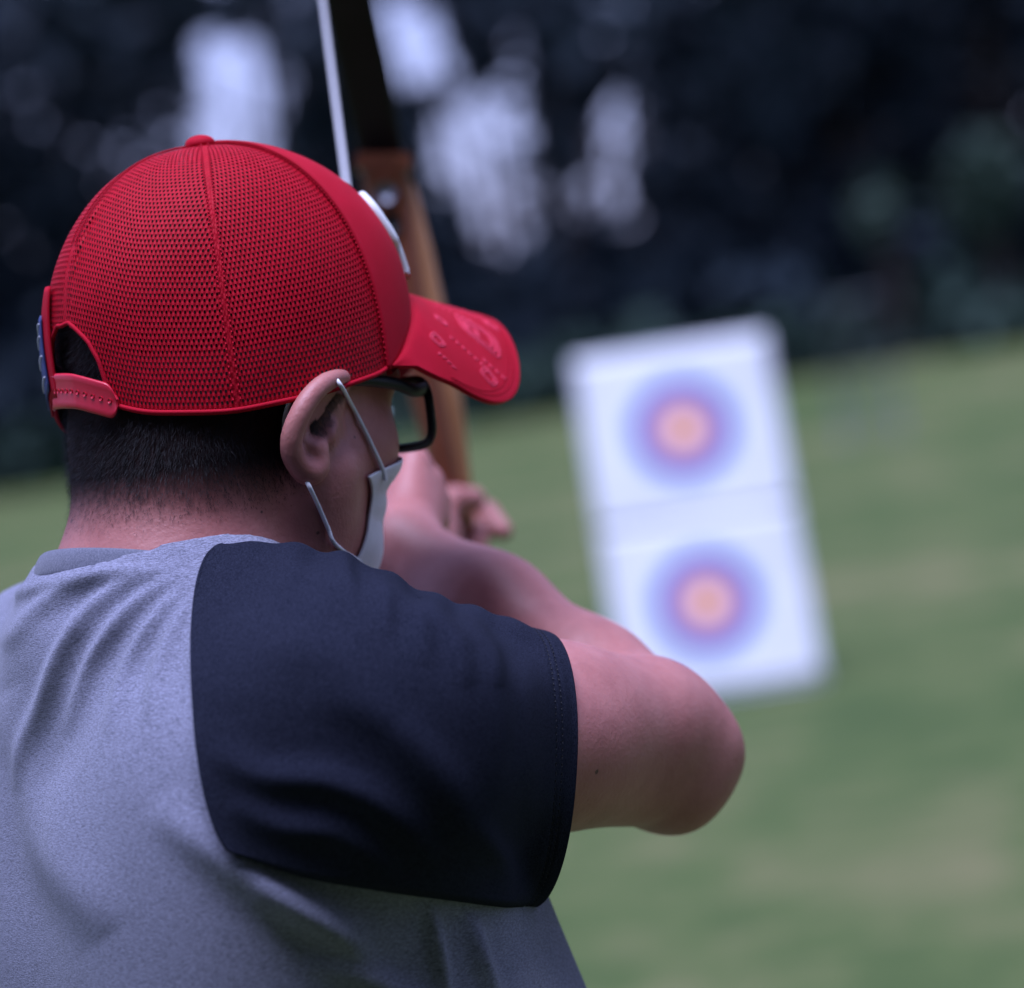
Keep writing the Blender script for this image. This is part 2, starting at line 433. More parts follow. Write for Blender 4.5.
def mk_added_shade_tree():  # never in view; added behind the camera to cut the light on the archer
    t = thing('added_shade_tree', 'unseen leafy tree added behind the camera to shade the archer', 'tree', (2.0, -4.5, 0))
    pts = np.concatenate([clumps(260, 46, (-7, -10, 2.7), (9, -2.2, 7), 1.0), clumps(160, 46, (-8, -8, .3), (9, -5.5, 3.2), 1.0)])
    pts = pts[(pts[:, 1] < 3.6) & (np.linalg.norm(pts - CAM, axis=1) > 1.2)]
    v, f = leaf_quads(pts, .30); mesh_obj('crown', v, f, LEAF, t, smooth=False)
    mb = MB(); mb.tube(smooth_curve([(2, -4.5, -.1), (2.1, -4.4, 1.8), (1.7, -4.2, 4), (1.5, -4, 7)], 12), np.linspace(.32, .1, 12), 12)
    for k in range(9):
        z = rng.uniform(2.4, 5); e = np.array([rng.uniform(-5, 7), rng.uniform(-8, 1.0), z + rng.uniform(.8, 2.5)]); b = np.array([1.9, -4.3, z])
        mb.tube([b, (b + e) / 2 + (0, 0, .3), e], [.12, .08, .02], 8)
    mb.build('trunk', BARK, t)
mk_added_shade_tree()
# empty frame far out on the field
def mk_frame():
    m = varied('galvanised_steel', (.08, .085, .10), (.12, .125, .14), 12, .5, metallic=.3)
    b0 = P(846, 452, 31); b0[2] = 0
    b1 = P(903, 444, 31); b1[2] = 0
    t = thing('netting_frame', 'slim pale steel frame with thin net, standing alone out on the grass', 'frame', (b0 + b1) / 2)
    h = 1.42; up = np.array([0, 0, h])
    for b in (b0, b1): MB().tube([b - (0, 0, .1), b + up], .022, 10).build('post', m, t)
    MB().tube([b0 + up * .995, b1 + up * .995], .02, 10).build('crossbar', m, t)
    mb = MB(); ax = (b1 - b0)
    for k in range(1, 8): q = b0 + ax * k / 8; mb.tube([q + (0, 0, .02), q + up * .98], .0035, 4)
    for k in range(0, 16): z = .03 + (h - .06) * k / 15; mb.tube([b0 + (0, 0, z), b1 + (0, 0, z)], .0035, 4)
    mb.build('net', m, t)
mk_frame()

# ------------------------------------------------------------------ target board with two paper faces
def face_material(name, centre):
    m, n, b = new_mat(name)
    tc = nd(n, 'ShaderNodeTexCoord')
    d = nd(n, 'ShaderNodeVectorMath', operation='DISTANCE'); d.inputs[1].default_value = (0, 0, 0)
    n.links.new(tc.outputs['UV'], d.inputs[0])
    white, blue, red, yel = (.82, .82, .82), (.03, .045, .33), (.80, .46, .58), (.86, .40, .18)
    r = ramp(n, d.outputs['Value'], [(0, yel), (.072, red), (.146, blue), (.200, (.36, .52, .84)), (.224, white)])
    r.color_ramp.interpolation = 'CONSTANT'
    t = noise_tex(n, 5, 3); rr = ramp(n, t.outputs[0], [(.3, (.9, .9, .9)), (.7, (1, 1, 1))])
    mx = nd(n, 'ShaderNodeMix', data_type='RGBA', blend_type='MULTIPLY'); mx.inputs[0].default_value = 1
    n.links.new(r.outputs[0], mx.inputs[6]); n.links.new(rr.outputs[0], mx.inputs[7])
    n.links.new(mx.outputs[2], b.inputs['Base Color']); b.inputs['Roughness'].default_value = .7; b.inputs['Specular IOR Level'].default_value = .2
    return m
def mk_target():
    D = 12.4
    bl, br = P(628, 720, D), P(826, 690, D)
    base = (bl + br) / 2; base[2] = 0
    ax = br - bl; ax[2] = 0; wd = np.linalg.norm(ax); ax /= wd
    back = np.cross(np.array([0, 0, 1.0]), ax); back /= np.linalg.norm(back)
    if back[1] < 0: back = -back
    lean = R_(15); up = np.array([0, 0, math.cos(lean)]) + back * math.sin(lean); nrm = np.cross(ax, up)
    if nrm[1] > 0: nrm = -nrm
    h = 1.455
    foam = varied('white_foam_board', (.66, .67, .70), (.78, .78, .80), 3, .8, bmp=.3, bdist=.004)
    wood = varied('stand_timber', (.22, .15, .10), (.34, .24, .16), 5, .7, vscale=(1, 1, .1))
    t = thing('target_board', 'tall white archery board leaning back on a timber stand out on the grass', 'target board', base)
    b0 = base + np.array([0, 0, .03])
    o = MB().box(b0 + up * h / 2 - nrm * .03, (ax, up, nrm), (wd / 2, h / 2, .03)).build('board', foam, t, smooth=False); bevel(o, .006)
    for s in (-1, 1):
        foot = base + ax * s * wd * .36 + back * .75
        top = b0 + ax * s * wd * .36 + up * h * .85 - nrm * .085
        MB().tube([foot - (0, 0, .02), top], .022, 8).build('rear_leg', wood, t)
    MB().tube([b0 + ax * wd * .42 + up * h * .85 - nrm * .1, b0 - ax * wd * .42 + up * h * .85 - nrm * .1], .02, 8).build('cross_rail', wood, t)
    def on_board(px, py):
        r_ = P(px, py, 1.0) - CAM; return CAM + r_ * (((b0 - CAM) @ nrm) / (r_ @ nrm))
    centres = [on_board(683, 429), on_board(707, 602)]
    names = ['upper paper target face with blue, red and yellow rings on the white board', 'lower paper target face with blue, red and yellow rings on the white board']
    for k, c in enumerate(centres):
        v = (c - b0) @ up; a = (c - b0) @ ax
        v0, v1 = ((h * .505, h * .99) if k == 0 else (h * .015, h * .495))
        nu, nv = 24, 24; V, U = [], []
        for i in range(nu):
            for j in range(nv):
                x = (-.49 + .98 * i / (nu - 1)) * wd; y = v0 + (v1 - v0) * j / (nv - 1)
                curl = .004 + .004 * math.sin(7 * x + 3 * k) * math.sin(5 * y) + (.012 * max(0, abs(2 * i / (nu - 1) - 1) - .8) * 5 * (.5 + .5 * math.sin(9 * y)))
                V.append(b0 + ax * x + up * y + nrm * curl); U.append((x - a, y - v))
        o = mesh_obj('paper_target', V, grid_faces(nu, nv), face_material('printed_face', None), uvs=U)
        setp(o, names[k], 'target face', 'paper faces on the target board')
        md = o.modifiers.new('thick', 'SOLIDIFY'); md.thickness = .0006
        for (sx, sy) in ((-.46, v1 - .03), (.46, v1 - .03), (-.46, v0 + .03), (.46, v0 + .03)):
            q = b0 + ax * sx * wd + up * sy; MB().tube([q - nrm * .01, q + nrm * .016], .006, 8).build('pin', wood, o)
mk_target()

# ================================================================== PERSON
# head frame: f forward, r to the person's right, u up; origin in the cap's rim plane
def frame(yaw, tilt):
    f = np.array([math.sin(yaw), math.cos(yaw), 0]); r = np.array([math.cos(yaw), -math.sin(yaw), 0]); u = np.array([0, 0, 1.0])
    r2 = r * math.cos(tilt) - u * math.sin(tilt); u2 = u * math.cos(tilt) + r * math.sin(tilt)
    return f, r2, u2
HO = L(236, 381, 0.0)
HF, HR, HU = frame(R_(47), R_(0))
NOD = R_(1.5)
HF, HU = HF * math.cos(NOD) - HU * math.sin(NOD), HU * math.cos(NOD) + HF * math.sin(NOD)
HAX = np.array([HF, HR, HU])
GF, GR, GU = frame(R_(43), R_(0))            # the face looks a little further away than the cap's visor
GF, GU = GF * math.cos(NOD) - GU * math.sin(NOD), GU * math.cos(NOD) + GF * math.sin(NOD)
GAX = np.array([GF, GR, GU])
def Gd(f, r, u): return HO + (f - .009) * GF + r * GR + u * GU
def Hd(f, r, u): return HO + f * HF + r * HR + u * HU
TF, TR, TU = frame(R_(57), 0)
TAX = np.array([TF, TR, TU])
TO = Hd(-.072, 0, -.135)
def T(f, r, u): return TO + f * TF + r * TR + u * TU

ELBOW = L(664, 752, .06); WRIST = L(400, 550, .19); GH = T(.040, .155, -.052)
GHL = T(.03, -.155, -.05); WRISTL = L(425, 540, .585); ELBOWL = (GHL + WRISTL) / 2 + np.array([-.02, .0, -.05])
MOLES = [(L(71, 521, -.02), .0016), (Hd(.04, .066, -.048), .0011), (L(597, 772, -.075), .0017), (L(318, 533, -.05), .0012)]

head = Group(.022, [
    ell(Hd(-.006, 0, .022), HAX, (.092, .076, .098)),
    ell(Gd(.022, 0, -.043), GAX, (.061, .064, .070)),
    ell(Gd(.018, 0, -.084), GAX, (.047, .050, .042)),
    cone(Gd(-.006, .050, -.062), Gd(.044, .016, -.110), .020, .018), cone(Gd(-.006, -.050, -.062), Gd(.044, -.016, -.110), .020, .018),
    sph(Gd(.050, 0, -.111), .018),
    cone(Gd(.076, 0, -.015), Gd(.090, 0, -.052), .008, .012),
    ell(Gd(.070, .034, -.008), GAX, (.012, .026, .009)), ell(Gd(.070, -.034, -.008), GAX, (.012, .026, .009)),
    ell(Gd(.050, .048, -.045), GAX, (.022, .015, .018)), ell(Gd(.050, -.048, -.045), GAX, (.022, .015, .018)),
    ell(Hd(-.048, 0, -.030), HAX, (.042, .060, .045)),
    cone(Hd(-.040, 0, -.04), Hd(-.074, 0, -.17), .058, .066),
    cone(Hd(.004, .060, -.055), Hd(-.02, .030, -.18), .015, .014), cone(Hd(.004, -.060, -.055), Hd(-.02, -.030, -.18), .015, .014),
], .0)
helix = [(347, 381, -.050, .0028), (340, 377, -.060, .0034), (325, 383, -.072, .0039), (311, 396, -.080, .0041), (301, 412, -.085, .0042), (293, 431, -.086, .0042),
         (291, 448, -.084, .0042), (295, 460, -.080, .0044), (304, 471, -.075, .0050), (313, 473, -.071, .0056)]
helix = [tuple(q) for q in np.column_stack([smooth_curve(np.array(helix)[:, :3], 26), np.interp(np.linspace(0, 1, 26), np.linspace(0, 1, len(helix)), [h_[3] for h_ in helix])])]
HX = [(L(a, b, c), d) for a, b, c, d in helix]
earp = []
for (a, ra), (b, rb) in zip(HX[:-1], HX[1:]): earp.append(cone(a, b, ra + .0005, rb + .0005))
base_ear = L(328, 425, -.046)
BK_ = F * .009
plate = [cone(base_ear, p + BK_ * (1 if k < 16 else .4), .005, .0028) for k, (p, _) in enumerate(HX[1:])]
anti = [cone(L(318, 448, -.068), L(319, 466, -.068), .0058, .0062), cone(L(303, 425, -.078), L(312, 446, -.072), .0030, .0045)]
tragus = [cone(L(330, 426, -.057), L(328, 436, -.060), .0045, .0050)]
ear = Group(.0035, earp + plate + anti + tragus, .005)
concha = cone(L(323, 404, -.072), L(316, 432, -.077), .0034, .0054)[0]

mir = lambda fn: [fn(1), fn(-1)]
torso = Group(.05, [
    ell(T(.035, 0, -.22), TAX, (.110, .155, .24)),
    ell(T(.030, 0, -.42), TAX, (.105, .150, .20)),
    ell(T(.025, 0, -.55), TAX, (.110, .165, .13)),
    cone(T(-.005, .03, -.010), T(.0, .13, -.045), .040, .040), cone(T(-.005, -.03, .0), T(.0, -.13, -.025), .045, .045),
    ell(T(-.050, .085, -.15), TAX, (.035, .065, .10)), ell(T(-.050, -.085, -.15), TAX, (.035, .065, .10)),
    cone(T(.02, .10, -.09), GH, .062, .052), cone(T(.02, -.10, -.09), GHL, .075, .058),
], .04)
Ud = (ELBOW - GH) / np.linalg.norm(ELBOW - GH); Fd = (WRIST - ELBOW) / np.linalg.norm(WRIST - ELBOW)
arm_r = Group(.022, [
    cone(GH, GH + (ELBOW - GH) * .5, .052, .042), cone(GH + (ELBOW - GH) * .5, ELBOW - Ud * .01, .042, .036),
    cone(L(548, 708, -.022), L(632, 720, .022), .035, .034), sph(L(655, 722, .045), .033),
    sph(GH + (ELBOW - GH) * .62 + np.array([0, 0, .006]), .039),
    sph(ELBOW + Ud * .003, .031), sph(L(702, 755, .062), .0135), cone(L(560, 774, -.02), L(676, 791, .05), .021, .0155), cone(L(676, 791, .05), L(702, 755, .062), .0155, .0135),
    cone(ELBOW, ELBOW + (WRIST - ELBOW) * .28, .034, .038), cone(ELBOW + (WRIST - ELBOW) * .28, ELBOW + (WRIST - ELBOW) * .65, .038, .035),
    cone(ELBOW + (WRIST - ELBOW) * .65, WRIST, .035, .0235)], .02)
arm_l = Group(.022, [cone(GHL, ELBOWL, .056, .042), cone(ELBOWL, ELBOWL + (WRISTL - ELBOWL) * .35, .042, .042), cone(ELBOWL + (WRISTL - ELBOWL) * .35, WRISTL, .042, .026)], .02)
def hand(wrist, knuckles, fingers, thumb, rw=.015):
    pr = []
    for k, q in enumerate(knuckles): pr.append(cone(wrist, q, rw + .004, .0105 - .0008 * (k == 3)))
    fin = []
    for ch, r0 in fingers:
        rs = np.linspace(r0, r0 * .78, len(ch))
        fin.append(Group(.003, [cone(a, b, rs[i], rs[i + 1]) for i, (a, b) in enumerate(zip(ch[:-1], ch[1:]))], .005))
    rs = np.linspace(.0125, .009, len(thumb))
    th = Group(.005, [cone(a, b, rs[i], rs[i + 1]) for i, (a, b) in enumerate(zip(thumb[:-1], thumb[1:]))], .010)
    return [Group(.007, pr, .014), th] + fin
# string hand: knuckle row upright, fingers hooked round the string beside the chin
KR = [L(414, 464, .235), L(427, 482, .240), L(433, 502, .240), L(434, 521, .235)]
FR = []
for k, q in enumerate(KR):
    ln = [1.0, 1.08, 1.0, .82][k]
    a = q + ln * np.array([-.010, .040, -.002]); b = a + ln * np.array([-.026, .010, -.002]); c = b + ln * np.array([-.006, -.018, 0])
    FR.append(([q, a, b, c], .0095 if k < 3 else .0082))
hand_r = hand(WRIST, KR, FR, [WRIST + np.array([-.004, .015, .012]), L(398, 505, .225), L(392, 492, .255), L(386, 500, .275)])
# bow hand: palm behind the grip, thumb over the right side, fingers closed round the front
GRIP = L(452, 512, .66)
KL = [L(436, 494, .650), L(432, 514, .645), L(431, 534, .64), L(432, 552, .635)]
FL = [([L(446, 500, .662), L(469, 503, .668), L(488, 512, .655), L(503, 531, .640)], .0095), ([L(444, 515, .655), L(467, 520, .660), L(481, 533, .645), L(477, 546, .632)], .0095),
      ([L(442, 530, .650), L(464, 537, .652), L(475, 550, .638), L(469, 560, .628)], .0090), ([L(440, 545, .642), L(461, 553, .645), L(470, 565, .634), L(464, 574, .625)], .0080)]
hand_l = hand(WRISTL, KL, FL, [WRISTL + np.array([.004, .01, .0]), L(441, 512, .610), L(454, 500, .618), L(474, 499, .628)])

hip = [T(.02, .085, -.58), T(.02, -.085, -.58)]
legs = []
FOOT = []
for s, hp in zip((1, -1), hip):
    kn = np.array([hp[0], hp[1], .49]) + TR * .03 * s + TF * .02; an = np.array([hp[0], hp[1], .09]) + TR * .06 * s - TF * .01
    legs += [cone(hp, kn, .085, .056), cone(kn, kn * .65 + an * .35, .055, .058), cone(kn * .65 + an * .35, an, .058, .036),
             cone(an - (0, 0, .045), an + TF * .15 - (0, 0, .055), .032, .026), sph(an - TF * .03 - np.array([0, 0, .045]), .034)]
    FOOT.append((hp, kn, an))
leg = Group(.03, legs, .03)
BODY = [head, ear, torso, arm_r, arm_l] + hand_r + hand_l + [leg]
HEADG = [head, ear]
def body_fn(p):
    d = eval_groups(BODY, p); return -smin(-d, concha(p), .003)

FEET = (FOOT[0][2] + FOOT[1][2]) / 2; FEET[2] = 0
person = thing('person', 'person in red cap and grey and navy raglan shirt seen from behind drawing a bow', 'person', FEET)
MOLES = [(P(x_, y_, cast(body_fn, x_, y_, 1.3, 2.0) or 1.64), r_) for x_, y_, r_ in ((71, 521, .0016), (355, 437, .0011), (597, 772, .0017), (318, 533, .0012), (262, 512, .0010))]
SKIN = skin_material()
allp = np.array([c for g in BODY for _, c, r in g.prims]); allr = np.array([r for g in BODY for _, c, r in g.prims])
lo = (allp - allr[:, None]).min(0) - .02; hi = (allp + allr[:, None]).max(0) + .02
cutz = T(0, 0, -.45)[2]
up_fn = lambda p: np.maximum(body_fn(p), cutz - .004 - p[:, 2])
v1, f1 = polygonize(up_fn, (lo[0], lo[1], cutz - .02), hi, .0019, 2)
low_fn = lambda p: np.maximum(body_fn(p), p[:, 2] - cutz - .02)
v2, f2 = polygonize(low_fn, lo, (hi[0], hi[1], cutz + .04), .007, 1)
body = mesh_obj('body', np.concatenate([v1, v2]), np.concatenate([f1, f2 + len(v1)]), SKIN, person)

# ---- hair: clipped short below the cap
def mk_hair():
    q = v1 - HO; f, r, u = q @ HF, q @ HR, q @ HU
    n1 = vnormals(v1, f1)
    line = np.where(f < -.03, -.075, -.075 + (f + .03) * 1.0)          # nape, rising towards the ear
    prob = np.clip((u - line) / .035, 0, 1) ** 1.3
    prob *= (u < .20) & (f < .052 + np.clip(u - .0, 0, .1) * .6) & (np.abs(r) < .0815)
    dist_ear = np.min([np.linalg.norm(v1 - p, axis=1) for p, _ in HX] + [np.linalg.norm(v1 - base_ear, axis=1) - .006], axis=0)
    prob *= dist_ear > .0085
    side = (f > .012); prob *= np.where(side, np.clip((u + .035) / .03, 0, 1) * .9, 1)
    st = np.zeros(len(body.data.vertices), dtype=np.float32); st[:len(v1)] = np.clip(prob * 1.05, 0, .96)
    body.data.attributes.new('stubble', 'FLOAT', 'POINT').data.foreach_set('value', st)
    prob = prob * np.where(u > .055, .10, 1)
    idx = rng.choice(len(v1), 90000, p=prob / prob.sum())
    b = v1[idx] + rng.normal(size=(len(idx), 3)) * .0009; n = n1[idx]
    down = -HU - HF * .25; d = down + n * .55 + rng.normal(size=(len(idx), 3)) * .28; d /= np.linalg.norm(d, axis=1)[:, None]
    ln = rng.uniform(.002, .0055, (len(idx), 1)) * (.35 + .65 * prob[idx][:, None])
    sidev = np.cross(d, n); sidev /= np.linalg.norm(sidev, axis=1)[:, None] + 1e-9
    wv = sidev * .00011
    v = np.stack([b - wv, b + wv, b + d * ln + n * .0006], 1).reshape(-1, 3)
    m = varied('black_hair', (.006, .005, .006), (.012, .010, .011), 60, .6, spec=.2)
    mesh_obj('hair', v, np.arange(len(v)).reshape(-1, 3), m, person, smooth=False)
mk_hair()
eye_m = varied('eye_white', (.7, .68, .66), (.76, .74, .72), 30, .2)
iris_m = varied('iris', (.03, .015, .01), (.06, .03, .02), 300, .2)
def uv_sphere(c, r, ax=np.eye(3), nu=24, nv=14, sc=(1, 1, 1)):
    V = []
    for j in range(nv + 1):
        th = math.pi * j / nv
        for i in range(nu):
            a = 2 * math.pi * i / nu
            q = np.array([math.sin(th) * math.cos(a) * sc[0], math.sin(th) * math.sin(a) * sc[1], math.cos(th) * sc[2]]) * r
            V.append(np.asarray(c) + q @ ax)
    return np.array(V), grid_faces(nv + 1, nu, False, True)
for s in (-1, 1):
    e = mesh_obj('eye', *uv_sphere(Gd(.0675, .031 * s, -.033), .0125), eye_m, person)
    mesh_obj('iris', *uv_sphere(Gd(.0745, .031 * s, -.033), .0062), iris_m, e)

# ---- shirt: torso, collar, sleeves
GREY = knit_material('grey_heather_jersey', (.098, .099, .132), (.285, .288, .380))
NAVY = knit_material('navy_jersey', (.006, .0072, .014), (.025, .028, .046), (220, 220, 220), sheen=.0, rough=1.0)
RIB = knit_material('grey_rib', (.10, .104, .14), (.17, .175, .225), (200, 200, 60))
shirt_g = [Group(.06, [
    ell(T(.035, 0, -.22), TAX, (.122, .170, .24)),
    ell(T(.060, 0, -.40), TAX, (.166, .180, .24)),
    ell(T(.060, 0, -.55), TAX, (.172, .190, .18)),
    cone(T(-.005, .03, -.012), T(.005, .13, -.045), .046, .047), cone(T(-.005, -.03, -.010), T(.0, -.14, -.030), .050, .052),
    ell(T(-.050, .085, -.15), TAX, (.045, .072, .11)), ell(T(-.050, -.085, -.15), TAX, (.045, .072, .11)),
    cone(T(.02, .10, -.09), GH, .068, .056), cone(T(.02, -.10, -.09), GHL, .074, .062),
    cone(L(200, 592, -.085), L(320, 612, -.115), .013, .015),
    cone(L(470, 890, .0), L(503, 1005, .0), .030, .032)], .0)]
NECK_A, NECK_B = Hd(-.064, 0, -.098), Hd(-.050, 0, .0)
NAX = (NECK_B - NECK_A) / np.linalg.norm(NECK_B - NECK_A)
shirt_g.append(Group(.01, [cone(NECK_A - NAX * .030, NECK_A - NAX * .011, .077, .0688)], .03))
def neck_cut(p):
    q = p - NECK_A; t = q @ NAX; rad = np.linalg.norm(q - t[:, None] * NAX, axis=1) - .0660
    return np.maximum(rad, -.012 - t - .4 * ((q @ HF) * .5))
HEMZ = T(0, 0, -.66)[2]
def shirt_fn(p):
    d = smin(eval_groups(shirt_g, p), eval_groups([torso], p, .007), .03)
    d = np.maximum(d, HEMZ - p[:, 2])
    return -smin(-d, neck_cut(p), .008)
allp = np.array([c for g in shirt_g for _, c, r in g.prims]); allr = np.array([r for g in shirt_g for _, c, r in g.prims])
lo = (allp - allr[:, None]).min(0) - .02; hi = (allp + allr[:, None]).max(0) + .02
sv, sf = polygonize(shirt_fn, lo, hi, .0026, 3)
def ridge(x, y, pts, wd, amp, seg=24):
    """raised fold along a polyline laid over the cloth; tapers at both ends"""
    c = smooth_curve(np.array(pts, float), seg); best = np.full(len(x), 1e9); tt = np.zeros(len(x))
    for k in range(seg - 1):
        dx, dy = c[k + 1] - c[k]; t = np.clip(((x - c[k, 0]) * dx + (y - c[k, 1]) * dy) / (dx * dx + dy * dy), 0, 1)
        d = (x - c[k, 0] - t * dx) ** 2 + (y - c[k, 1] - t * dy) ** 2; b = d < best; best[b] = d[b]; tt[b] = (k + t[b]) / (seg - 1)
    return amp * np.exp(-best / (wd * wd)) * np.sin(np.clip(tt, .02, .98) * math.pi) ** 1.1
def shirt_folds(v, n):
    x, y, d = project(v); near = (n @ F) < .25
    h = np.zeros(len(v))
    A = .0062
    for pts, wd, a in [
        ([(188, 566), (120, 590), (70, 640), (40, 720), (22, 800)], 9, 1.0), ([(196, 570), (140, 604), (95, 660), (66, 740)], 8, 1.0),
        ([(202, 574), (160, 616), (128, 670), (104, 740)], 7, .8), ([(206, 580), (178, 625), (156, 680), (150, 730)], 7, .6),
        ([(210, 585), (198, 630), (188, 690)], 6, .45), ([(178, 566), (95, 580), (40, 610), (0, 650)], 9, .8),
        ([(150, 568), (80, 578), (20, 594), (-20, 610)], 8, .6),
        ([(0, 690), (40, 770), (60, 860), (110, 940)], 26, 1.5), ([(150, 800), (215, 850), (300, 905), (420, 950)], 22, 1.3),
        ([(250, 880), (330, 930), (400, 1000)], 18, 1.0), ([(430, 900), (436, 950), (450, 1010)], 8, 1.0),
        ([(470, 910), (480, 960), (500, 1010)], 9, 1.0), ([(300, 960), (380, 985), (460, 1030)], 14, .8)]:
        h += ridge(x, y, pts, wd, A * a)
    return v + n * (h * near)[:, None]
sv = shirt_folds(sv, vnormals(sv, sf))
def under_sleeve(v, n):
    x, y, d = project(v)
    top = np.interp(x, [226, 288, 356, 430, 490, 543], [543, 541, 558, 592, 611, 631]); bot = np.interp(x, [246, 320, 392, 450, 492, 527], [858, 884, 897, 905, 910, 910])
    seam = np.interp(y, [541, 600, 680, 760, 830, 870], [262, 240, 225, 235, 262, 300])
    return (x > seam + 22) & (x < 520) & (y > top + 5) & (y < bot - 30) & (n @ F < .1) & (d < 1.68)
us = under_sleeve(sv, vnormals(sv, sf)); sf = sf[~us[sf].all(1)]
shirt = mesh_obj('shirt', sv, sf, GREY, person)
# ribbed collar
def mk_collar():
    ax = (NECK_B - NECK_A) / np.linalg.norm(NECK_B - NECK_A)
    a = HF - ax * (HF @ ax); a /= np.linalg.norm(a); b = np.cross(ax, a)
    ctr, prof = [], []
    n = 260; V = []
    for i in range(n):
        q = 2 * math.pi * i / n
        dirv = a * math.cos(q) + b * math.sin(q)
        c0 = NECK_A + ax * (.0055 - .010 * (1 + math.cos(q)))
        for k in range(12):
            t = 2 * math.pi * k / 12
            rib = 1 + .05 * math.sin(q * 130)
            V.append(c0 + dirv * (.0676 + .0022 * math.cos(t) * rib) + ax * .0074 * math.sin(t) + dirv * .0022 * (-math.sin(t)))
    return mesh_obj('collar', V, grid_faces(n, 12, True, True), RIB, shirt)
mk_collar()

def mk_sleeve():
    S = [0, .2, .4, .6, .8, 1.0]
    Tp = np.array([(226, 543), (288, 541), (356, 558), (430, 592), (490, 611), (543, 631)], float)
    Bt = np.array([(246, 858), (320, 884), (392, 897), (450, 905), (492, 910), (527, 910)], float)
    bow = [-43, -30, -12, 8, 26, 42]; cen = [-.115, -.105, -.085, -.065, -.045, -.028]; hd = [.080, .082, .080, .077, .074, .070]
    ns, nq = 170, 260
    ss = np.linspace(0, 1, ns)
    cur = lambda A: smooth_curve(np.column_stack([A, np.zeros(len(A))]) if np.ndim(A) == 1 else A, ns)
    Tp, Bt = cur(Tp), cur(Bt); bow = cur(np.array(bow, float))[:, 0]; cen = cur(np.array(cen))[:, 0]; hd = cur(np.array(hd))[:, 0]
    q = np.arange(nq) / nq * 2 * math.pi
    PX = np.zeros((ns, nq)); PY = PX.copy(); E = PX.copy()
    for i in range(ns):
        mid = (Tp[i] + Bt[i]) / 2; hf = (Tp[i] - Bt[i]) / 2
        cq, sq = np.cos(q), np.sin(q)
        cq2 = np.sign(cq) * np.abs(cq) ** .92; sq2 = np.sign(sq) * np.abs(sq) ** .85
        PX[i] = mid[0] + hf[0] * cq2 + bow[i] * np.where(sq2 < 0, sq2 * min(1, ss[i] / .5), sq2); PY[i] = mid[1] + hf[1] * cq2 * (1 - .40 * np.clip(-sq * 1.6, 0, 1) * max(0, 1 - ss[i] / .45))
        E[i] = cen[i] - hd[i] * sq2
    # start on the shirt surface along the seam
    dzs = np.full(nq, np.nan)
    for j in range(nq):
        if math.sin(q[j]) > .02:
            d = cast(shirt_fn, PX[0, j], PY[0, j])
            if d is not None: dzs[j] = np.clip((d - 1.7 - .0035) - E[0, j], -.09, .06)
    ok = ~np.isnan(dzs); dzs = np.interp(np.where(np.arange(nq) > nq * .75, np.arange(nq) - nq, np.arange(nq)), np.flatnonzero(ok), dzs[ok]) * np.clip(1 + np.sin(q) * 1.2, 0, 1)
    for _ in range(12): dzs = np.where(ok & (np.sin(q) > .35), dzs, .5 * dzs + .25 * (np.roll(dzs, 1) + np.roll(dzs, -1)))
    E += dzs[None, :] * np.exp(-(ss / .22) ** 2)[:, None]
    under = lambda p: np.minimum(shirt_fn(p), eval_groups([arm_r], p))
    ci = np.arange(0, ns, 5); cj = np.arange(0, nq, 4); LIM = np.full((len(ci), len(cj)), .35)
    for a_, i in enumerate(ci):
        for b_, j in enumerate(cj):
            if math.sin(q[j]) > -.1:
                d = cast(under, PX[i, j], PY[i, j])
                if d is not None: LIM[a_, b_] = d - 1.7 - .0105
    sh = lambda A, di, dj: np.roll(A[np.clip(np.arange(len(A)) + di, 0, len(A) - 1)], dj, 1)
    for _ in range(1): LIM = np.min([sh(LIM, i, j) for i in (-1, 0, 1) for j in (-1, 0, 1)], axis=0)
    LIM = np.minimum(LIM, .0)
    for _ in range(3): LIM = np.mean([sh(LIM, i, j) for i in (-1, 0, 1) for j in (-1, 0, 1)], axis=0)
    fi = np.interp(np.arange(ns), ci, np.arange(len(ci))); i0 = np.floor(fi).astype(int).clip(0, len(ci) - 2); ti = (fi - i0)[:, None]
    L1 = LIM[i0] * (1 - ti) + LIM[i0 + 1] * ti
    fj = np.arange(nq) / 4; j0 = np.floor(fj).astype(int); tj = fj - j0
    LF = L1[:, j0 % len(cj)] * (1 - tj) + L1[:, (j0 + 1) % len(cj)] * tj
    wq = np.clip((np.sin(q) + .04) / .30, 0, 1)[None, :]; wq = wq * wq * (3 - 2 * wq) * np.clip((.97 - ss) / .12, 0, 1)[:, None]
    E = E + wq * (smin(E, LF, .02) - E)
    for _ in range(8):
        E[1:-1] = .4 * E[1:-1] + .15 * (E[2:] + E[:-2] + np.roll(E, 1, 1)[1:-1] + np.roll(E, -1, 1)[1:-1])
    for _ in range(14):
        for i_ in (0, -1): E[i_] = .5 * E[i_] + .25 * (np.roll(E[i_], 1) + np.roll(E[i_], -1))
    for _ in range(3): E[:60] = .5 * E[:60] + .25 * (np.roll(E[:60], 1, 1) + np.roll(E[:60], -1, 1))
    V = CAM + F * (1.7 + E)[..., None] + RV * ((PX - 512) / FPX * (1.7 + E))[..., None] - UV * ((PY - 494) / FPX * (1.7 + E))[..., None]
    ws = np.clip((.42 - np.abs(np.sin(q))) / .2, 0, 1)[None, :, None]
    ws = ws * (.25 + .75 * np.clip(ss / .25, 0, 1))[:, None, None]
    for _ in range(26): V = V + ws * .5 * (.5 * (np.roll(V, 1, 1) + np.roll(V, -1, 1)) - V)
    for _ in range(10): V[1:-1] = V[1:-1] + ws[1:-1] * .4 * (.5 * (V[2:] + V[:-2]) - V[1:-1])
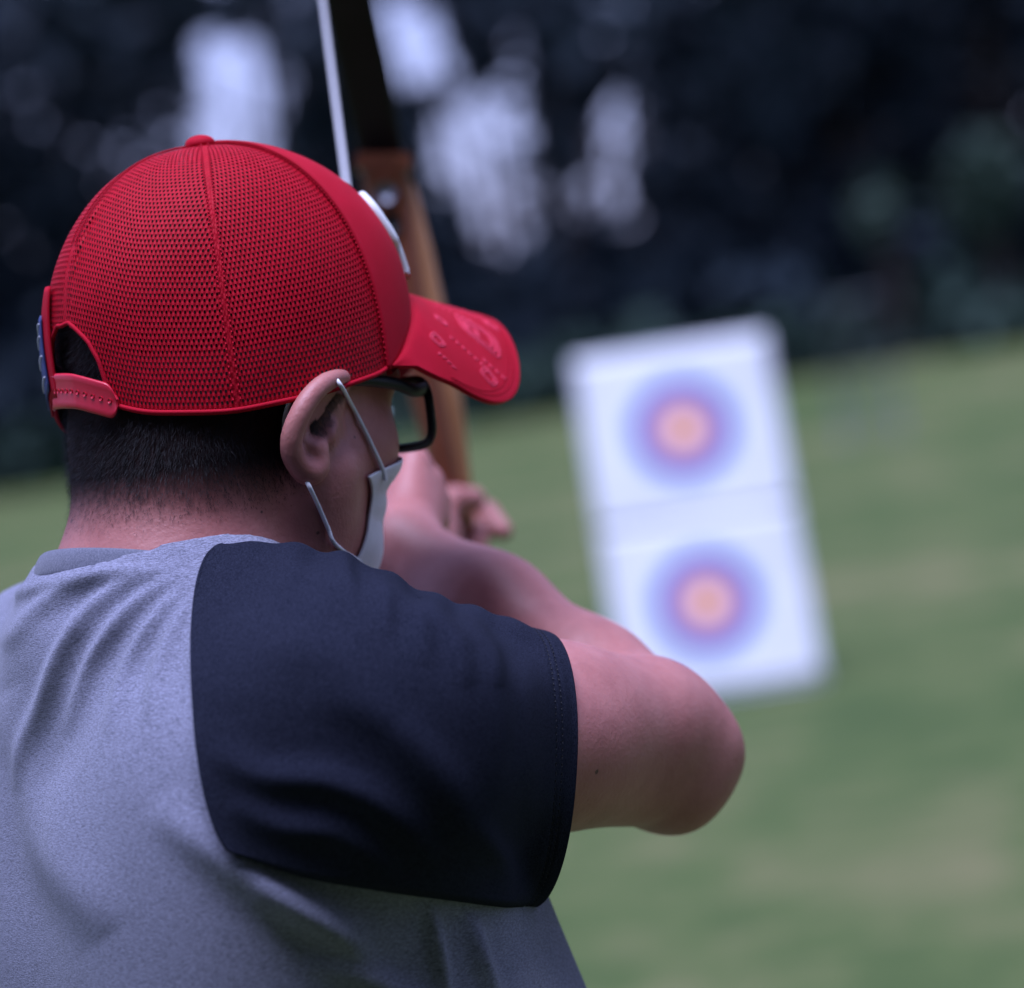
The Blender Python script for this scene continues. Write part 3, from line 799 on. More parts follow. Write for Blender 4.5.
    V = V.reshape(-1, 3); Fc = grid_faces(ns, nq, False, True)
    n = vnormals(V, Fc)
    if (n[nq * 80 + nq // 4] @ F) > 0: Fc = Fc[:, ::-1].copy(); n = -n
    x, y = PX.ravel(), PY.ravel(); sfac = np.repeat(ss, nq)
    h = np.zeros(len(V)); A = .0062
    for pts, wd, a in [([(205, 745), (260, 775), (330, 782), (390, 812), (440, 868)], 17, 1.0), ([(225, 800), (280, 825), (340, 835), (400, 880)], 16, .8),
                       ([(420, 600), (455, 640), (470, 690)], 10, .45), ([(455, 606), (490, 650), (500, 690)], 9, .4), ([(390, 585), (420, 625), (425, 670)], 11, .4),
                       ([(330, 548), (350, 580), (352, 620)], 9, .35), ([(300, 690), (380, 720), (450, 790), (480, 870)], 22, .7), ([(250, 640), (330, 660), (400, 720)], 26, .5),
                       ([(505, 640), (520, 720), (510, 800)], 12, -.3), ([(470, 820), (500, 860), (505, 905)], 12, .5), ([(360, 560), (385, 596), (388, 640)], 8, .35)]:
        h += ridge(x, y, pts, wd, A * a)
    h += .0016 * np.sin(sfac * 46 + 3 * np.sin(y * .02)) * np.clip((650 - y) / 80, 0, 1) * np.clip(sfac * 3, 0, 1)
    # hem: double row of stitching pulls two shallow grooves
    for s0 in (.918, .938): h -= .0008 * np.exp(-((sfac - s0) / .0045) ** 2)
    V = V + n * h[:, None]
    o = mesh_obj('sleeve', V, Fc, NAVY, shirt)
    md = o.modifiers.new('thick', 'SOLIDIFY'); md.thickness = .0022; md.offset = -1
    # stitching along hem and seam
    st = varied('navy_thread', (.006, .007, .012), (.010, .011, .018), 200, .9)
    VV = V.reshape(ns, nq, 3); N = n.reshape(ns, nq, 3); mb = MB()
    for s0 in (.918, .938):
        i = int(s0 * (ns - 1)); ring = VV[i] + N[i] * .0003
        for j in range(0, nq, 2): mb.tube([ring[j], ring[(j + 1) % nq] * .8 + ring[j] * .2], .00035, 5)
    mb.build('hem_stitching', st, o)
    mb = MB(); ring = VV[0] - N[0] * .0008
    mb.tube(ring, .0011, 6, closed=True); mb.build('raglan_seam', NAVY, o)
mk_sleeve()
def mk_left_sleeve():
    d = (ELBOWL - GHL) / np.linalg.norm(ELBOWL - GHL); a = np.cross(d, (0, 0, 1)); a /= np.linalg.norm(a); b = np.cross(a, d)
    ns, nq = 60, 80; V = []
    for i in range(ns):
        s = i / (ns - 1); c = GHL + d * (.0 + s * .21); r = .070 + .002 * s + .003 * math.sin(s * 17)
        for j in range(nq):
            q = 2 * math.pi * j / nq
            V.append(c + (a * math.cos(q) + b * math.sin(q) * (1.05 + .15 * s * (math.sin(q) < 0))) * (r + .002 * math.sin(3 * q + 9 * s)))
    o = mesh_obj('sleeve', V, grid_faces(ns, nq, False, True), NAVY, shirt)
    md = o.modifiers.new('thick', 'SOLIDIFY'); md.thickness = .002; md.offset = -1
mk_left_sleeve()
# ---- trousers and shoes (below the frame)
def mk_lower():
    tp = []
    for s, (hp, kn, an) in zip((1, -1), FOOT):
        tp += [cone(hp, kn, .098, .076), cone(kn, an + (0, 0, .02), .074, .062)]
    g = [Group(.04, tp + [ell(T(.025, 0, -.57), TAX, (.118, .172, .13))], 0)]
    fn = lambda p: np.maximum(eval_groups(g, p), np.maximum(.07 - p[:, 2], p[:, 2] - T(0, 0, -.50)[2]))
    lo = np.array([FEET[0] - .4, FEET[1] - .4, .04]); hi = np.array([FEET[0] + .4, FEET[1] + .4, 1.05])
    m = varied('charcoal_denim', (.03, .033, .04), (.06, .062, .075), 60, .85)
    mesh_obj('trousers', *polygonize(fn, lo, hi, .009, 2), m, person)
    sm = varied('shoe_canvas', (.08, .08, .085), (.14, .14, .145), 50, .7)
    sole = varied('shoe_sole', (.6, .6, .58), (.7, .7, .68), 30, .7)
    for hp, kn, an in FOOT:
        g = [Group(.03, [cone(an + (0, 0, -.035), an + TF * .155 + (0, 0, -.05), .047, .040), sph(an - TF * .03 + (0, 0, -.04), .047), cone(an, an - (0, 0, .04), .048, .05)], 0)]
        fn = lambda p: np.maximum(eval_groups(g, p), np.maximum(.016 - p[:, 2], p[:, 2] - .105))
        s = mesh_obj('shoe', *polygonize(fn, an - np.array([.28, .28, .09]), an + np.array([.28, .28, .06]), .006, 2), sm, person)
        fn2 = lambda p: np.maximum(eval_groups(g, p, .004), np.maximum(.0 - p[:, 2], p[:, 2] - .02))
        mesh_obj('sole', *polygonize(fn2, an - np.array([.28, .28, .1]), an + np.array([.28, .28, 0]), .006, 1), sole, s)
mk_lower()

# ================================================================== CAP
CAPA, CAPB, CAPH = .1045, .0875, .129
z0_t = [0, 33, 55, 67, 81, 96, 126, 154, 169, 184]
z0_v = [.043, .031, .011, -.006, -.010, -.0145, -.0185, -.0130, -.004, .003]
Z0X = np.linspace(-40, 230, 541); Z0Y = np.interp(np.abs(Z0X), z0_t, z0_v)
Z0Y = np.convolve(np.pad(Z0Y, 24, 'edge'), np.hanning(51)[1:-1] / np.hanning(51).sum(), 'valid')
def z0(th):
    d = np.degrees(th); a = np.abs(d)
    return np.interp(a, Z0X, Z0Y) + np.where(d < 0, .012 * np.clip((a - 130) / 25, 0, 1) * np.clip((180 - a) / 20, 0, 1), 0)
def cap_pt(th, t, off=0.0):
    """th azimuth from the front towards the right, t 0 at the rim .. 1 at the button"""
    th = np.asarray(th, float); t = np.asarray(t, float)
    nexp = 2.28 - .30 * np.clip(np.cos(th), -.0, 1)
    a = t * math.pi / 2
    rho = np.cos(a) ** (2 / nexp) ; z = np.sin(a) ** (2 / nexp)
    zz = z0(th) * (1 - z) + CAPH * z
    bulge = 1 + .035 * np.sin(a * 2) - .012 * (1 - np.abs(np.cos(3 * th))) * np.sin(a * 2)
    f = (CAPA + off) * rho * np.cos(th) * bulge; r = (CAPB + off) * rho * np.sin(th) * bulge
    # soft dents in the unlined mesh
    back = np.clip(.35 - np.cos(th), 0, 1)
    dent = .0016 * np.sin(3.1 * th + 5 * t) * np.sin(6 * t + 1.3 * th) * back
    k = 1 + dent / CAPB
    return HO + (f * k)[..., None] * HF + (r * k)[..., None] * HR + (zz + off * z)[..., None] * HU
def red_fabric(name, c0, c1, rough=.75, weave=1500):
    m, n, b = new_mat(name)
    v = coords(n); t = noise_tex(n, 25, 4, .6, v); t2 = noise_tex(n, weave, 2, .5, v)
    s = math_(n, 'ADD', math_(n, 'MULTIPLY', t.outputs[0], .6), math_(n, 'MULTIPLY', t2.outputs[0], .4))
    r = ramp(n, s, [(.35, c0), (.65, c1)]); n.links.new(r.outputs[0], b.inputs['Base Color'])
    b.inputs['Roughness'].default_value = rough; b.inputs['Specular IOR Level'].default_value = .12
    bump(n, b, t2.outputs[0], .35, .0006); return m
RED = red_fabric('red_twill', (.36, .002, .013), (.47, .004, .023))
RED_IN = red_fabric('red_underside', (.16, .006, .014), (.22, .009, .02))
def mesh_material():
    """knitted polyester net: staggered rows of holes; solid along seams and rim (uv is in metres, panel-wise)"""
    m, n, b = new_mat('red_cap_mesh')
    tc = nd(n, 'ShaderNodeTexCoord'); sp = nd(n, 'ShaderNodeSeparateXYZ'); n.links.new(tc.outputs['UV'], sp.inputs[0])
    at = nd(n, 'ShaderNodeAttribute'); at.attribute_name = 'solid'
    cx = math_(n, 'COSINE', math_(n, 'MULTIPLY', sp.outputs[0], 2 * math.pi / .00235))
    cy = math_(n, 'COSINE', math_(n, 'MULTIPLY', sp.outputs[1], 2 * math.pi / .0060))
    sg = math_(n, 'SIGN', math_(n, 'MULTIPLY', cx, cy))
    v = math_(n, 'MULTIPLY', math_(n, 'POWER', math_(n, 'ABSOLUTE', cx), .5), math_(n, 'POWER', math_(n, 'ABSOLUTE', cy), 1.7))
    v = math_(n, 'MULTIPLY', v, sg)
    v = math_(n, 'SUBTRACT', v, at.outputs['Fac'])
    hole = nd(n, 'ShaderNodeMapRange'); hole.inputs[1].default_value = .30; hole.inputs[2].default_value = .44
    n.links.new(v, hole.inputs[0])
    r = noise_tex(n, 40, 3, .6); rr = ramp(n, r.outputs[0], [(.3, (.35, .0018, .011)), (.7, (.47, .0035, .019))])
    n.links.new(rr.outputs[0], b.inputs['Base Color']); b.inputs['Roughness'].default_value = .6; b.inputs['Specular IOR Level'].default_value = .1
    bump(n, b, math_(n, 'MULTIPLY', v, -1), .35, .0008)
    tr = nd(n, 'ShaderNodeBsdfTransparent'); mx = nd(n, 'ShaderNodeMixShader')
    n.links.new(hole.outputs[0], mx.inputs[0]); n.links.new(b.outputs[0], mx.inputs[1]); n.links.new(tr.outputs[0], mx.inputs[2])
    n.links.new(mx.outputs[0], n.nodes['Material Output'].inputs[0])
    return m
def mk_cap():
    cap = thing('baseball_cap', "red mesh back baseball cap with curved visor on the archer's head", 'cap', HO)
    MESH = mesh_material()
    # front panels
    th = np.radians(np.linspace(-69, 69, 130)); t = np.linspace(0, .985, 90)
    TH, TT = np.meshgrid(th, t, indexing='ij')
    o = mesh_obj('front_panel', cap_pt(TH, TT, .0006).reshape(-1, 3), grid_faces(130, 90), RED, cap)
    md = o.modifiers.new('thick', 'SOLIDIFY'); md.thickness = .0018; md.offset = -1
    # mesh back
    th = np.radians(np.linspace(67.5, 292.5, 721)); t = np.linspace(0, .985, 160)
    TH, TT = np.meshgrid(th, t, indexing='ij')
    dg = np.degrees(TH); thw = (TH + math.pi) % (2 * math.pi) - math.pi
    V = cap_pt(thw, TT)
    arc = np.concatenate([np.zeros((len(th), 1)), np.cumsum(np.linalg.norm(np.diff(V, axis=1), axis=2), axis=1)], 1)
    bd = np.array([68, 124, 184, 240, 292.0]); pan = np.searchsorted(bd, dg, side='right').clip(1, 4) - 1
    loc = np.radians(dg - (bd[pan] + bd[pan + 1]) / 2); halfp = np.radians((bd[pan + 1] - bd[pan]) / 2)
    rho = np.linalg.norm(V - HO - ((V - HO) @ HU)[..., None] * HU, axis=2)
    X = loc * rho; edge = (halfp - np.abs(loc)) * rho
    solid = np.clip(1.2 - edge / .0022, 0, 1) * .9 + np.clip(1.2 - arc / .004, 0, 1)
    # the opening above the strap
    al = dg - 180                        # positive towards the person's left
    wid = (dg - 183) / 17; hgt = (arc - .0) / .038
    hole = (np.abs(wid) ** 2.6 + np.clip(hgt, 0, 9) ** 2.2) < 1
    Vf = V.reshape(-1, 3); Fc = grid_faces(len(th), len(t)); hm = hole.reshape(-1)
    Fc = Fc[~hm[Fc].all(1)]
    o = mesh_obj('mesh_back', Vf, Fc, MESH, cap, uvs=np.stack([X, arc], -1).reshape(-1, 2))
    a = o.data.attributes.new('solid', 'FLOAT', 'POINT'); a.data.foreach_set('value', solid.reshape(-1).astype(np.float32))
    # trim round the opening
    pts = []
    for q in np.linspace(0, math.pi, 60):
        c, s = math.cos(q), math.sin(q)
        wv = np.sign(c) * abs(c) ** (2 / 2.6); hv = s ** (2 / 2.2)
        d = 183 + 17 * wv
        i = int(round((d - 67.5) / 225 * 720)); j = min(np.searchsorted(arc[i], hv * .038), 159)
        pts.append(V[i, j])
    pts = smooth_curve(np.array(pts)[::3], 70)
    MB().tube(pts, .0012, 8).build('opening_trim', RED, cap)
    # seam tapes with two stitch rows
    for d in (68, 124, 240, 292, 184, 0):
        tt = np.linspace(.02 if d not in (184,) else .40, .975, 80); th_ = np.full(80, (math.radians(d) + math.pi) % (2 * math.pi) - math.pi)
        c = cap_pt(th_, tt, .0008); mb = MB()
        tv = HF * -math.sin(th_[0]) * CAPA + HR * math.cos(th_[0]) * CAPB; tv /= np.linalg.norm(tv)
        for sgn in (-1, 1):
            pp = c + tv * .0019 * sgn
            for k in range(0, 79): mb.tube([pp[k], pp[k] * .3 + pp[k + 1] * .7], .00042, 5)
        mb.build('seam_stitching', RED, cap)
    # button
    bt, bf = uv_sphere(HO - HF * .003 + HU * (CAPH + .0012), .0084, HAX, sc=(1, 1, .60)); mesh_obj('button', bt, bf, RED, cap)
    # sweatband inside and rim binding
    n = 240; th = np.linspace(-math.pi, math.pi, n, endpoint=False); V = []
    thr = np.radians(np.linspace(-159, 165, n))
    a = cap_pt(thr, np.zeros(n), -.0012) ; b = cap_pt(thr, np.full(n, .12), -.0030)
    mesh_obj('sweatband', np.stack([a, b], 1).reshape(-1, 3), grid_faces(n, 2), varied('black_band', (.012, .012, .014), (.022, .022, .025), 80, .9), cap)
    for sg, e_ in ((1, 166), (-1, 160)):
        thb = np.radians(np.linspace(68, e_, 120))
        MB().tube(cap_pt(thb * sg, np.full(120, .004), .0002), .0013, 8).build('rim_binding', RED, cap)
    # visor
    na, nb = 90, 40; top, bot = [], []
    for i in range(na):
        a = -1 + 2 * i / (na - 1); th_ = math.radians(68) * a
        f0, r0 = CAPA * math.cos(th_) * .995, CAPB * math.sin(th_) * .995
        so = math.copysign(abs(math.sin(a * math.pi / 2)) ** .95, a)
        co = max(math.cos(a * math.pi / 2), 0) ** .62
        f1_, r1_ = CAPA * math.cos(R_(68)) + .001 + .142 * co, .0845 * so
        for j in range(nb):
            s = j / (nb - 1)
            f = f0 + (f1_ - f0) * s; r = r0 + (r1_ - r0) * s
            ds = math.hypot(f - f0, r - r0)
            z = .0435 - 12.9 * (.45 + .55 * min(ds / .070, 1)) * r * r - max(f - CAPA, -.02) * .28
            zi = float(z0(th_)); k = min(ds / .014, 1); k = k * k * (3 - 2 * k)
            z = zi * (1 - k) + z * k
            top.append((f, r, z))
    top = np.array(top)
    Vt = HO + top[:, :1] * HF + top[:, 1:2] * HR + top[:, 2:] * HU
    Fc = grid_faces(na, nb)
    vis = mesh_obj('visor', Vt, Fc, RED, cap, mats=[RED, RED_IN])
    nn = vnormals(Vt, Fc); flip = nn[na // 2 * nb + 20] @ HU < 0
    if flip: vis.data.flip_normals()
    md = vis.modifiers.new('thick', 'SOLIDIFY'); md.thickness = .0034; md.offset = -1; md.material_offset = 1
    bevel(vis, .0009, 2)
    TP = Vt.reshape(na, nb, 3); NN = (nn if not flip else -nn).reshape(na, nb, 3)
    def von(a, s, off=.00025):
        x = np.clip((a + 1) / 2 * (na - 1), 0, na - 1.001); y = np.clip(s * (nb - 1), 0, nb - 1.001); i, j = int(x), int(y); u, v_ = x - i, y - j
        q = lambda G: G[i, j] * (1 - u) * (1 - v_) + G[i + 1, j] * u * (1 - v_) + G[i, j + 1] * (1 - u) * v_ + G[i + 1, j + 1] * u * v_
        return q(TP) + q(NN) * off
    # stitch rows of the visor
    mb = MB()
    for s in (.94, .90):
        A = np.linspace(-.9, .9, 150); pp = [von(a, s) for a in A]
        for k in range(149): mb.tube([pp[k], pp[k] * .35 + pp[k + 1] * .65], .00022, 4)
    mb.build('visor_stitching', RED, vis)
    # faint pink tone-on-tone printing
    PINK = red_fabric('pink_print', (.62, .035, .075), (.74, .06, .11))
    mb = MB()
    def stroke(pts, wd=.0012):
        c = smooth_curve(np.array([(a, s, 0) for a, s in pts], float), 16); p3 = np.array([von(a, s, .0002) for a, s, _ in c])
        tg = np.gradient(p3, axis=0); up_ = np.array([von(a, s, 1.) - von(a, s, 0.) for a, s, _ in c]); sd_ = np.cross(tg, up_)
        sd_ /= np.linalg.norm(sd_, axis=1)[:, None] + 1e-12; up_ /= np.linalg.norm(up_, axis=1)[:, None]
        mb.add(np.stack([p3 - sd_ * wd * .6 - up_ * .0006, p3 - sd_ * wd * .6 + up_ * .00012, p3 + sd_ * wd * .6 + up_ * .00012, p3 + sd_ * wd * .6 - up_ * .0006], 1).reshape(-1, 3), grid_faces(16, 4))
    def ring(ca, cs, ra, rs, wd): stroke([(ca + ra * math.cos(q), cs + rs * math.sin(q)) for q in np.linspace(0, 2 * math.pi, 9)], wd)
    def box(ca, cs, ra, rs, wd, sh=.5):       # rounded, slanted letter outline
        stroke([(ca + ra * np.sign(math.cos(q)) * abs(math.cos(q)) ** .5 + sh * rs * math.sin(q) * .35, cs + rs * np.sign(math.sin(q)) * abs(math.sin(q)) ** .5) for q in np.linspace(0, 2 * math.pi, 17)], wd)
    for k in range(3): box(.40, .66, .080 - .016 * k, .17 - .032 * k, .0011)
    for k in range(2): box(.405, .60, .034 - .012 * k, .055 - .02 * k, .0011)
    for (ca, cs, q) in ((.66, .80, .8), (.74, .38, .8), (.52, .32, .6), (.24, .86, .6)):
        for k in range(2): box(ca, cs, (.040 - .014 * k) * q, (.085 - .028 * k) * q, .0008)
    for (a0, s0, n_) in ((.62, .42, 7), (.58, .70, 5), (.30, .34, 6), (.20, .52, 7), (.82, .50, 4), (.06, .46, 7), (-.10, .5, 6), (-.3, .5, 6)):
        for k in range(n_):
            c_ = s0 + .055 * k
            if c_ < .9: stroke([(a0 - .008, c_), (a0 + .010, c_ + .014), (a0 - .006, c_ + .030)], .0006)
    mb.build('printed_pattern', PINK, vis)
    # white embroidered emblem on the front
    WHT = red_fabric('white_embroidery', (.70, .70, .72), (.82, .82, .84), .7, 900)
    mb = MB()
    def fp(dg_, tt_, off): return cap_pt(np.array([math.radians(dg_)]), np.array([tt_]), off)[0]
    for path in [[(-24, .36), (-28, .24), (-20, .14), (-8, .16), (-6, .28), (-14, .38), (-24, .36)], [(4, .10), (6, .24), (8, .40)], [(8, .40), (19, .38), (24, .30), (18, .23), (7, .22)],
                 [(16, .22), (24, .16), (31, .09)], [(31, .11), (33, .26), (31, .42)], [(31, .42), (37, .36), (36, .24), (31, .22)]]:
        pp = smooth_curve([fp(a, b, .0022) for a, b in path], 40); mb.tube(pp, .0036, 8)
    for k in range(13):
        pp = [fp(-27 + k * 5, .022, .0008), fp(-25.5 + k * 5, .050, .0008), fp(-24 + k * 5, .022, .0008)]; mb.tube(pp, .0010, 6)
    mb.build('emblem', WHT, cap)
    # snap strap across the opening
    PL = varied('red_plastic', (.52, .008, .03), (.60, .012, .04), 20, .38, spec=.4)
    dg = np.linspace(202, 162, 60)       # from the person's left to right
    V = []
    for d in dg:
        th_ = (math.radians(d) + math.pi) % (2 * math.pi) - math.pi
        b = cap_pt(np.array([th_]), np.array([0.0]), .0012 + .0006)[0]
        rr = 1.0
        e = min(1, (d - 162) / 4.0); hh = .0094 * math.sqrt(max(.05, 1 - (1 - e) ** 2))
        drop = HU * (.0035 - .0002 * 0)
        V.append((b + drop, hh))
    mb = MB(); C3 = np.array([v for v, _ in V]); hh = np.array([h for _, h in V])
    prof = [(-1, 0), (-.86, .0008), (-.6, .0003), (.6, .0003), (.86, .0008), (1, 0)]
    out = C3 - HO; out -= (out @ HU)[:, None] * HU; out /= np.linalg.norm(out, axis=1)[:, None]
    G = np.stack([C3 + HU * (p * hh)[:, None] + out * (.0004 + q) for p, q in prof], 1)
    so = mesh_obj('strap', G.reshape(-1, 3), grid_faces(60, 6), PL, cap)
    md = so.modifiers.new('thick', 'SOLIDIFY'); md.thickness = .0016; md.offset = -1
    mb = MB()
    for k in range(10, 58, 5):
        c = C3[k] + out[k] * .0004; mb.tube([c, c + out[k] * .0009], .0012, 10)
    mb.build('snap_peg', PL, so)
    # cloth tab holding the strap on the far side, with a small blue woven flag label
    dg = np.linspace(214, 194, 20); tt = np.linspace(0, .27, 16); V = []
    for d in dg:
        th_ = (math.radians(d) + math.pi) % (2 * math.pi) - math.pi
        V.append(cap_pt(np.full(16, th_), tt, .0026))
    tb = mesh_obj('strap_tab', np.array(V).reshape(-1, 3), grid_faces(20, 16), RED, cap)
    md = tb.modifiers.new('thick', 'SOLIDIFY'); md.thickness = .0012
    BL = varied('blue_label', (.015, .03, .12), (.03, .05, .2), 200, .6); WL = varied('label_white', (.45, .46, .55), (.6, .6, .68), 60, .6)
    dg = np.linspace(216, 200, 16); tt = np.linspace(.015, .19, 12); V = []
    for d in dg:
        th_ = (math.radians(d) + math.pi) % (2 * math.pi) - math.pi
        V.append(cap_pt(np.full(12, th_), tt, .0040))
    V = np.array(V); fl = mesh_obj('flag_label', V.reshape(-1, 3), grid_faces(16, 12), BL, tb)
    md = fl.modifiers.new('thick', 'SOLIDIFY'); md.thickness = .0008
    mb = MB()
    for k in (2, 5, 8, 10): mb.tube(V[1:15:2, k] + out[0] * .0003, .0006, 6)
    mb.build('label_stripe', WL, fl)
mk_cap()

# ================================================================== GLASSES
def mk_glasses():
    t = thing('eyeglasses', "black rimmed eyeglasses on the archer's face, right lens showing past the cheek", 'glasses', Gd(.11, 0, -.03))
    BK = varied('black_acetate', (.008, .009, .014), (.012, .013, .018), 40, .4, spec=.25)
    m, n, b = new_mat('lens_glass')
    b.inputs['Base Color'].default_value = (.93, .97, .96, 1); b.inputs['Roughness'].default_value = .02
    gl = nd(n, 'ShaderNodeBsdfGlossy'); gl.inputs['Roughness'].default_value = .03; gl.inputs['Color'].default_value = (.8, 1, .9, 1)
    tr = nd(n, 'ShaderNodeBsdfTransparent'); tr.inputs[0].default_value = (.92, .97, .95, 1)
    fr = nd(n, 'ShaderNodeFresnel'); fr.inputs[0].default_value = 2.0; mx = nd(n, 'ShaderNodeMixShader')
    n.links.new(fr.outputs[0], mx.inputs[0]); n.links.new(tr.outputs[0], mx.inputs[1]); n.links.new(gl.outputs[0], mx.inputs[2])
    n.links.new(mx.outputs[0], n.nodes['Material Output'].inputs[0])
    def lens(s):
        pts = []
        for q in np.linspace(0, 2 * math.pi, 48, endpoint=False):
            c, si = math.cos(q), math.sin(q)
            a = np.sign(c) * abs(c) ** .55 * .0285; u = np.sign(si) * abs(si) ** .55 * .0185
            r = .0375 + a; f = .107 - 3.2 * r * r - .06 * (r)
            pts.append(Gd(f, s * r, -.0305 + u + .03 * (a)))
        return np.array(pts)
    for s in (1, -1):
        pts = lens(s); MB().tube(pts, .0026, 10, closed=True).build('rim', BK, t)
        c = pts.mean(0); V = np.concatenate([[c], pts]); k = len(pts)
        o = mesh_obj('lens', V, [[0, 1 + i, 1 + (i + 1) % k] for i in range(k)], m, t)
        oc = pts[4]
        tp = smooth_curve([oc, Gd(.070, s * .0735, -.0175), Gd(.050, s * .0765, -.012), Gd(.012, s * .0790, -.008), Gd(-.012, s * .0815, -.016), Gd(-.026, s * .078, -.034)], 30)
        MB().tube(tp, np.linspace(.0042, .0026, 30), 10, flat=.5, up=GU).build('temple', BK, t)
    MB().tube(smooth_curve([Gd(.1065, .010, -.024), Gd(.1095, 0, -.021), Gd(.1065, -.010, -.024)], 12), .0022, 8).build('bridge', BK, t)
    for s in (1, -1): MB().tube([Gd(.103, s * .009, -.032), Gd(.098, s * .0125, -.039)], [.0015, .0028], 8).build('nose_pad', BK, t)
mk_glasses()

# ================================================================== FACE MASK
def mk_mask():
    t = thing('face_mask', "white disposable face mask looped round the archer's right ear", 'face mask', Gd(.1, 0, -.08))
    m = varied('mask_fabric', (.76, .77, .80), (.84, .85, .88), 60, .8, bmp=.3, bdist=.0006, bscale=500)
    tent = ell(Gd(.026, 0, -.078), GAX, (.053, .053, .048))[0]; tent2 = cone(Gd(.076, 0, -.05), Gd(.046, 0, -.112), .013, .013)[0]
    fn = lambda p: smin(smin(eval_groups([head], p), tent(p), .01), tent2(p), .04)
    na, nb = 80, 50; V = []
    for i in range(na):
        x = -1 + 2 * i / (na - 1); 
        for j in range(nb):
            s = j / (nb - 1); a = x * R_(64 + 11 * abs(2 * s - 1) ** 2.5)
            utop = -.040 - .016 * abs(x) ** 1.5; ubot = -.128 + .024 * abs(x) ** 2
            u = utop + (ubot - utop) * s
            org = Gd(.012, 0, u * .8 - .016); dr = GF * math.cos(a) + GR * math.sin(a); dr = dr + GU * (-.5 * max(0, s - .6)); dr /= np.linalg.norm(dr)
            tt = .14
            for _ in range(60):
                pt_ = (org + dr * tt)[None]; w_ = abs(x) ** 4; d = (1 - w_) * fn(pt_)[0] + w_ * eval_groups([head], pt_)[0] - .0022 + .0008 * w_
                if d < 2e-4: break
                tt -= d * .7
                if tt < .01: break
            pl = .0009 * math.sin(s * 3 * 2 * math.pi) * (1 - abs(x) ** 4)
            V.append(org + dr * (tt + pl))
    o = mesh_obj('mask_panel', V, grid_faces(na, nb), m, t)
    md = o.modifiers.new('thick', 'SOLIDIFY'); md.thickness = .0011; md.offset = 0
    V = np.array(V).reshape(na, nb, 3)
    em = varied('ear_loop_elastic', (.78, .79, .82), (.86, .86, .88), 300, .8)
    # right loop: up to the top of the ear, behind it, and back under the lobe
    top, low = V[-1, 4], V[-2, -4]
    fnh = lambda p: eval_groups(HEADG, p)
    def on(px, py, lift=.0016):
        d = cast(fnh, px, py, 1.5, 1.9, lift)
        return P(px, py, d if d else 1.64)
    a = [V[-6, 6] + GR * .002, on(383, 470, .002), on(375, 452), on(362, 425), on(350, 402), on(341, 386)]
    b = [L(327, 372, -.062), L(306, 380, -.072), L(293, 396, -.072), L(286, 412, -.070), L(284, 430, -.068), L(289, 447, -.066), L(299, 468, -.064), on(309, 486), on(318, 505), on(328, 528), on(336, 545, .002), V[-5, -6]]
    pts = smooth_curve(np.array(a + b), 110)
    MB().tube(pts, .0012, 8).build('ear_loop', em, t)
    # left loop
    mir = lambda p: HO + GAX.T @ ((GAX @ (p - HO)) * np.array([1, -1, 1]))
    MB().tube(np.array([mir(p) for p in pts]), .0012, 8).build('ear_loop', em, t)
mk_mask()

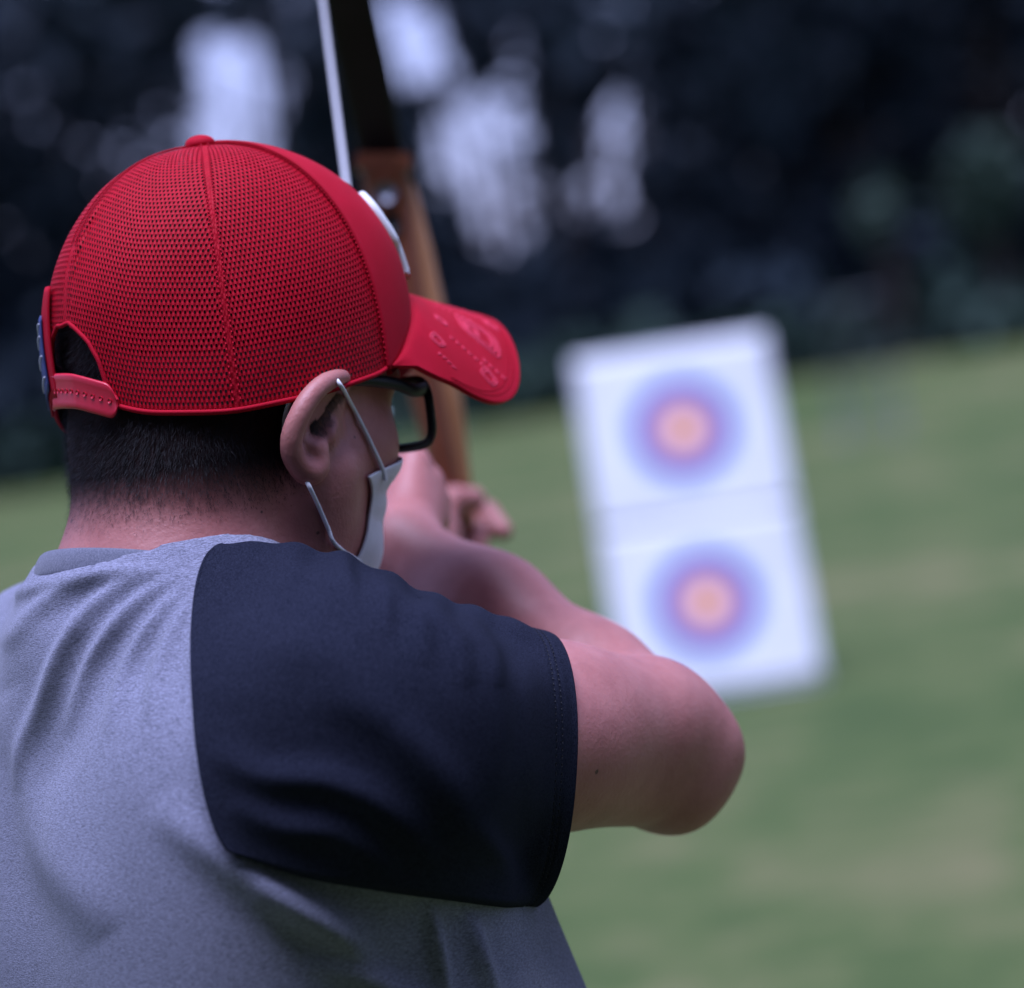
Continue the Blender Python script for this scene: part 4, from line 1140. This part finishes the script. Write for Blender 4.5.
# ================================================================== BOW
def mk_bow():
    DB = 2.35
    base = P(452, 512, DB)
    t = thing('recurve_bow', "wooden recurve bow with black limbs held upright in the archer's bow hand", 'bow', base)
    WD = varied('walnut_riser', (.12, .038, .020), (.23, .075, .036), 9, .35, 5, vscale=(1, 1, .12), spec=.5)
    MP = varied('maple_lamination', (.34, .15, .065), (.46, .22, .10), 9, .35, 5, vscale=(1, 1, .12), spec=.5)
    BLK = varied('black_limb_laminate', (.004, .004, .005), (.009, .009, .011), 20, .55, spec=.25)
    MT = varied('bolt_steel', (.14, .14, .16), (.24, .24, .27), 60, .4, metallic=.9)
    SW = varied('white_bowstring', (.66, .66, .70), (.78, .78, .82), 500, .7)
    px = lambda x, y, d=DB: P(x, y, d)
    X = RV.copy(); Y = F.copy(); Z = UV.copy()
    def slab(path, half_w, half_d, mat, name, parent, n=40, ns=20, exp=.55):
        c = smooth_curve(path, n); tn = np.gradient(c, axis=0); tn /= np.linalg.norm(tn, axis=1)[:, None]
        hw = np.interp(np.linspace(0, 1, n), np.linspace(0, 1, len(half_w)), half_w); hdp = np.interp(np.linspace(0, 1, n), np.linspace(0, 1, len(half_d)), half_d); V = []
        for i in range(n):
            a = X - tn[i] * (X @ tn[i]); a /= np.linalg.norm(a); b = np.cross(tn[i], a)
            for k in range(ns):
                q = 2 * math.pi * k / ns; cq, sq = math.cos(q), math.sin(q)
                V.append(c[i] + a * hw[i] * np.sign(cq) * abs(cq) ** exp + b * hdp[i] * np.sign(sq) * abs(sq) ** exp)
        f = grid_faces(n, ns, False, True).tolist() + [list(range(ns))[::-1], [(n - 1) * ns + k for k in range(ns)]]
        return mesh_obj(name, V, f, mat, parent)
    # riser: dark core and a pale strip laminated along its right side
    slab([px(383, 158, DB - .01), px(392, 215), px(405, 290), px(424, 380), px(440, 450), px(450, 505), px(462, 560, DB + .01), px(474, 630, DB + .01), px(490, 720)],
         [.0185, .0180, .0165, .0140, .0115, .012, .015, .017, .0185], [.014, .018, .022, .026, .024, .018, .022, .020, .014], WD, 'riser', t, 80)
    slab([px(409, 185, DB + .002), px(421, 250, DB + .002), px(435, 320, DB + .002), px(450, 400, DB + .002), px(459, 470, DB + .002), px(468, 520, DB + .002), px(482, 590, DB + .002), px(497, 660, DB + .002)],
         [.004, .0085, .0095, .0095, .0085, .006, .007, .004], [.010, .016, .020, .020, .016, .012, .014, .010], MP, 'maple_strip', t, 60)
    # bolts on the archer's side of the limb pocket
    for (x, y, m_, r) in ((386, 193, MT, .0085), (392, 224, BLK, .0080)):
        c = px(x, y, DB - .016); MB().tube([c, c - Y * .006], r, 20).build('limb_bolt', m_, t)
    MB().box(px(384, 163, DB - .006), (X, Y, Z), (.0205, .017, .006)).build('limb_pocket', WD, t, smooth=False)
    # limbs
    slab([px(382, 156, DB + .004), px(366, 80, DB - .03), px(348, 0, DB - .07), px(322, -140, DB - .14), px(300, -300, DB - .20), px(286, -400, DB - .20), px(278, -440, DB - .17)],
         [.0175, .0185, .0185, .016, .012, .009, .007], [.006, .0055, .005, .004, .0035, .003, .003], BLK, 'limb', t, 50)
    slab([px(492, 722, DB + .004), px(504, 790, DB - .03), px(512, 860, DB - .07), px(520, 990, DB - .14), px(524, 1130, DB - .20), px(526, 1230, DB - .20), px(530, 1270, DB - .17)],
         [.0175, .0185, .0180, .014, .011, .009, .007], [.006, .0055, .005, .004, .0035, .003, .003], BLK, 'limb', t, 50)
    # string drawn back to the fingers
    nock = L(387, 497, .262)
    d_tip = DB - .185
    top = px(266, -436, DB - .172); lowt = px(530, 1266, DB - .172)
    # the upper half runs past the cap as in the view: through these two sight points
    MB().tube([top, top * .5 + nock * .5, nock], .0017, 8).build('string', SW, t)
    MB().tube([nock, nock * .5 + lowt * .5, lowt], .0017, 8).build('string', SW, t)
mk_bow()
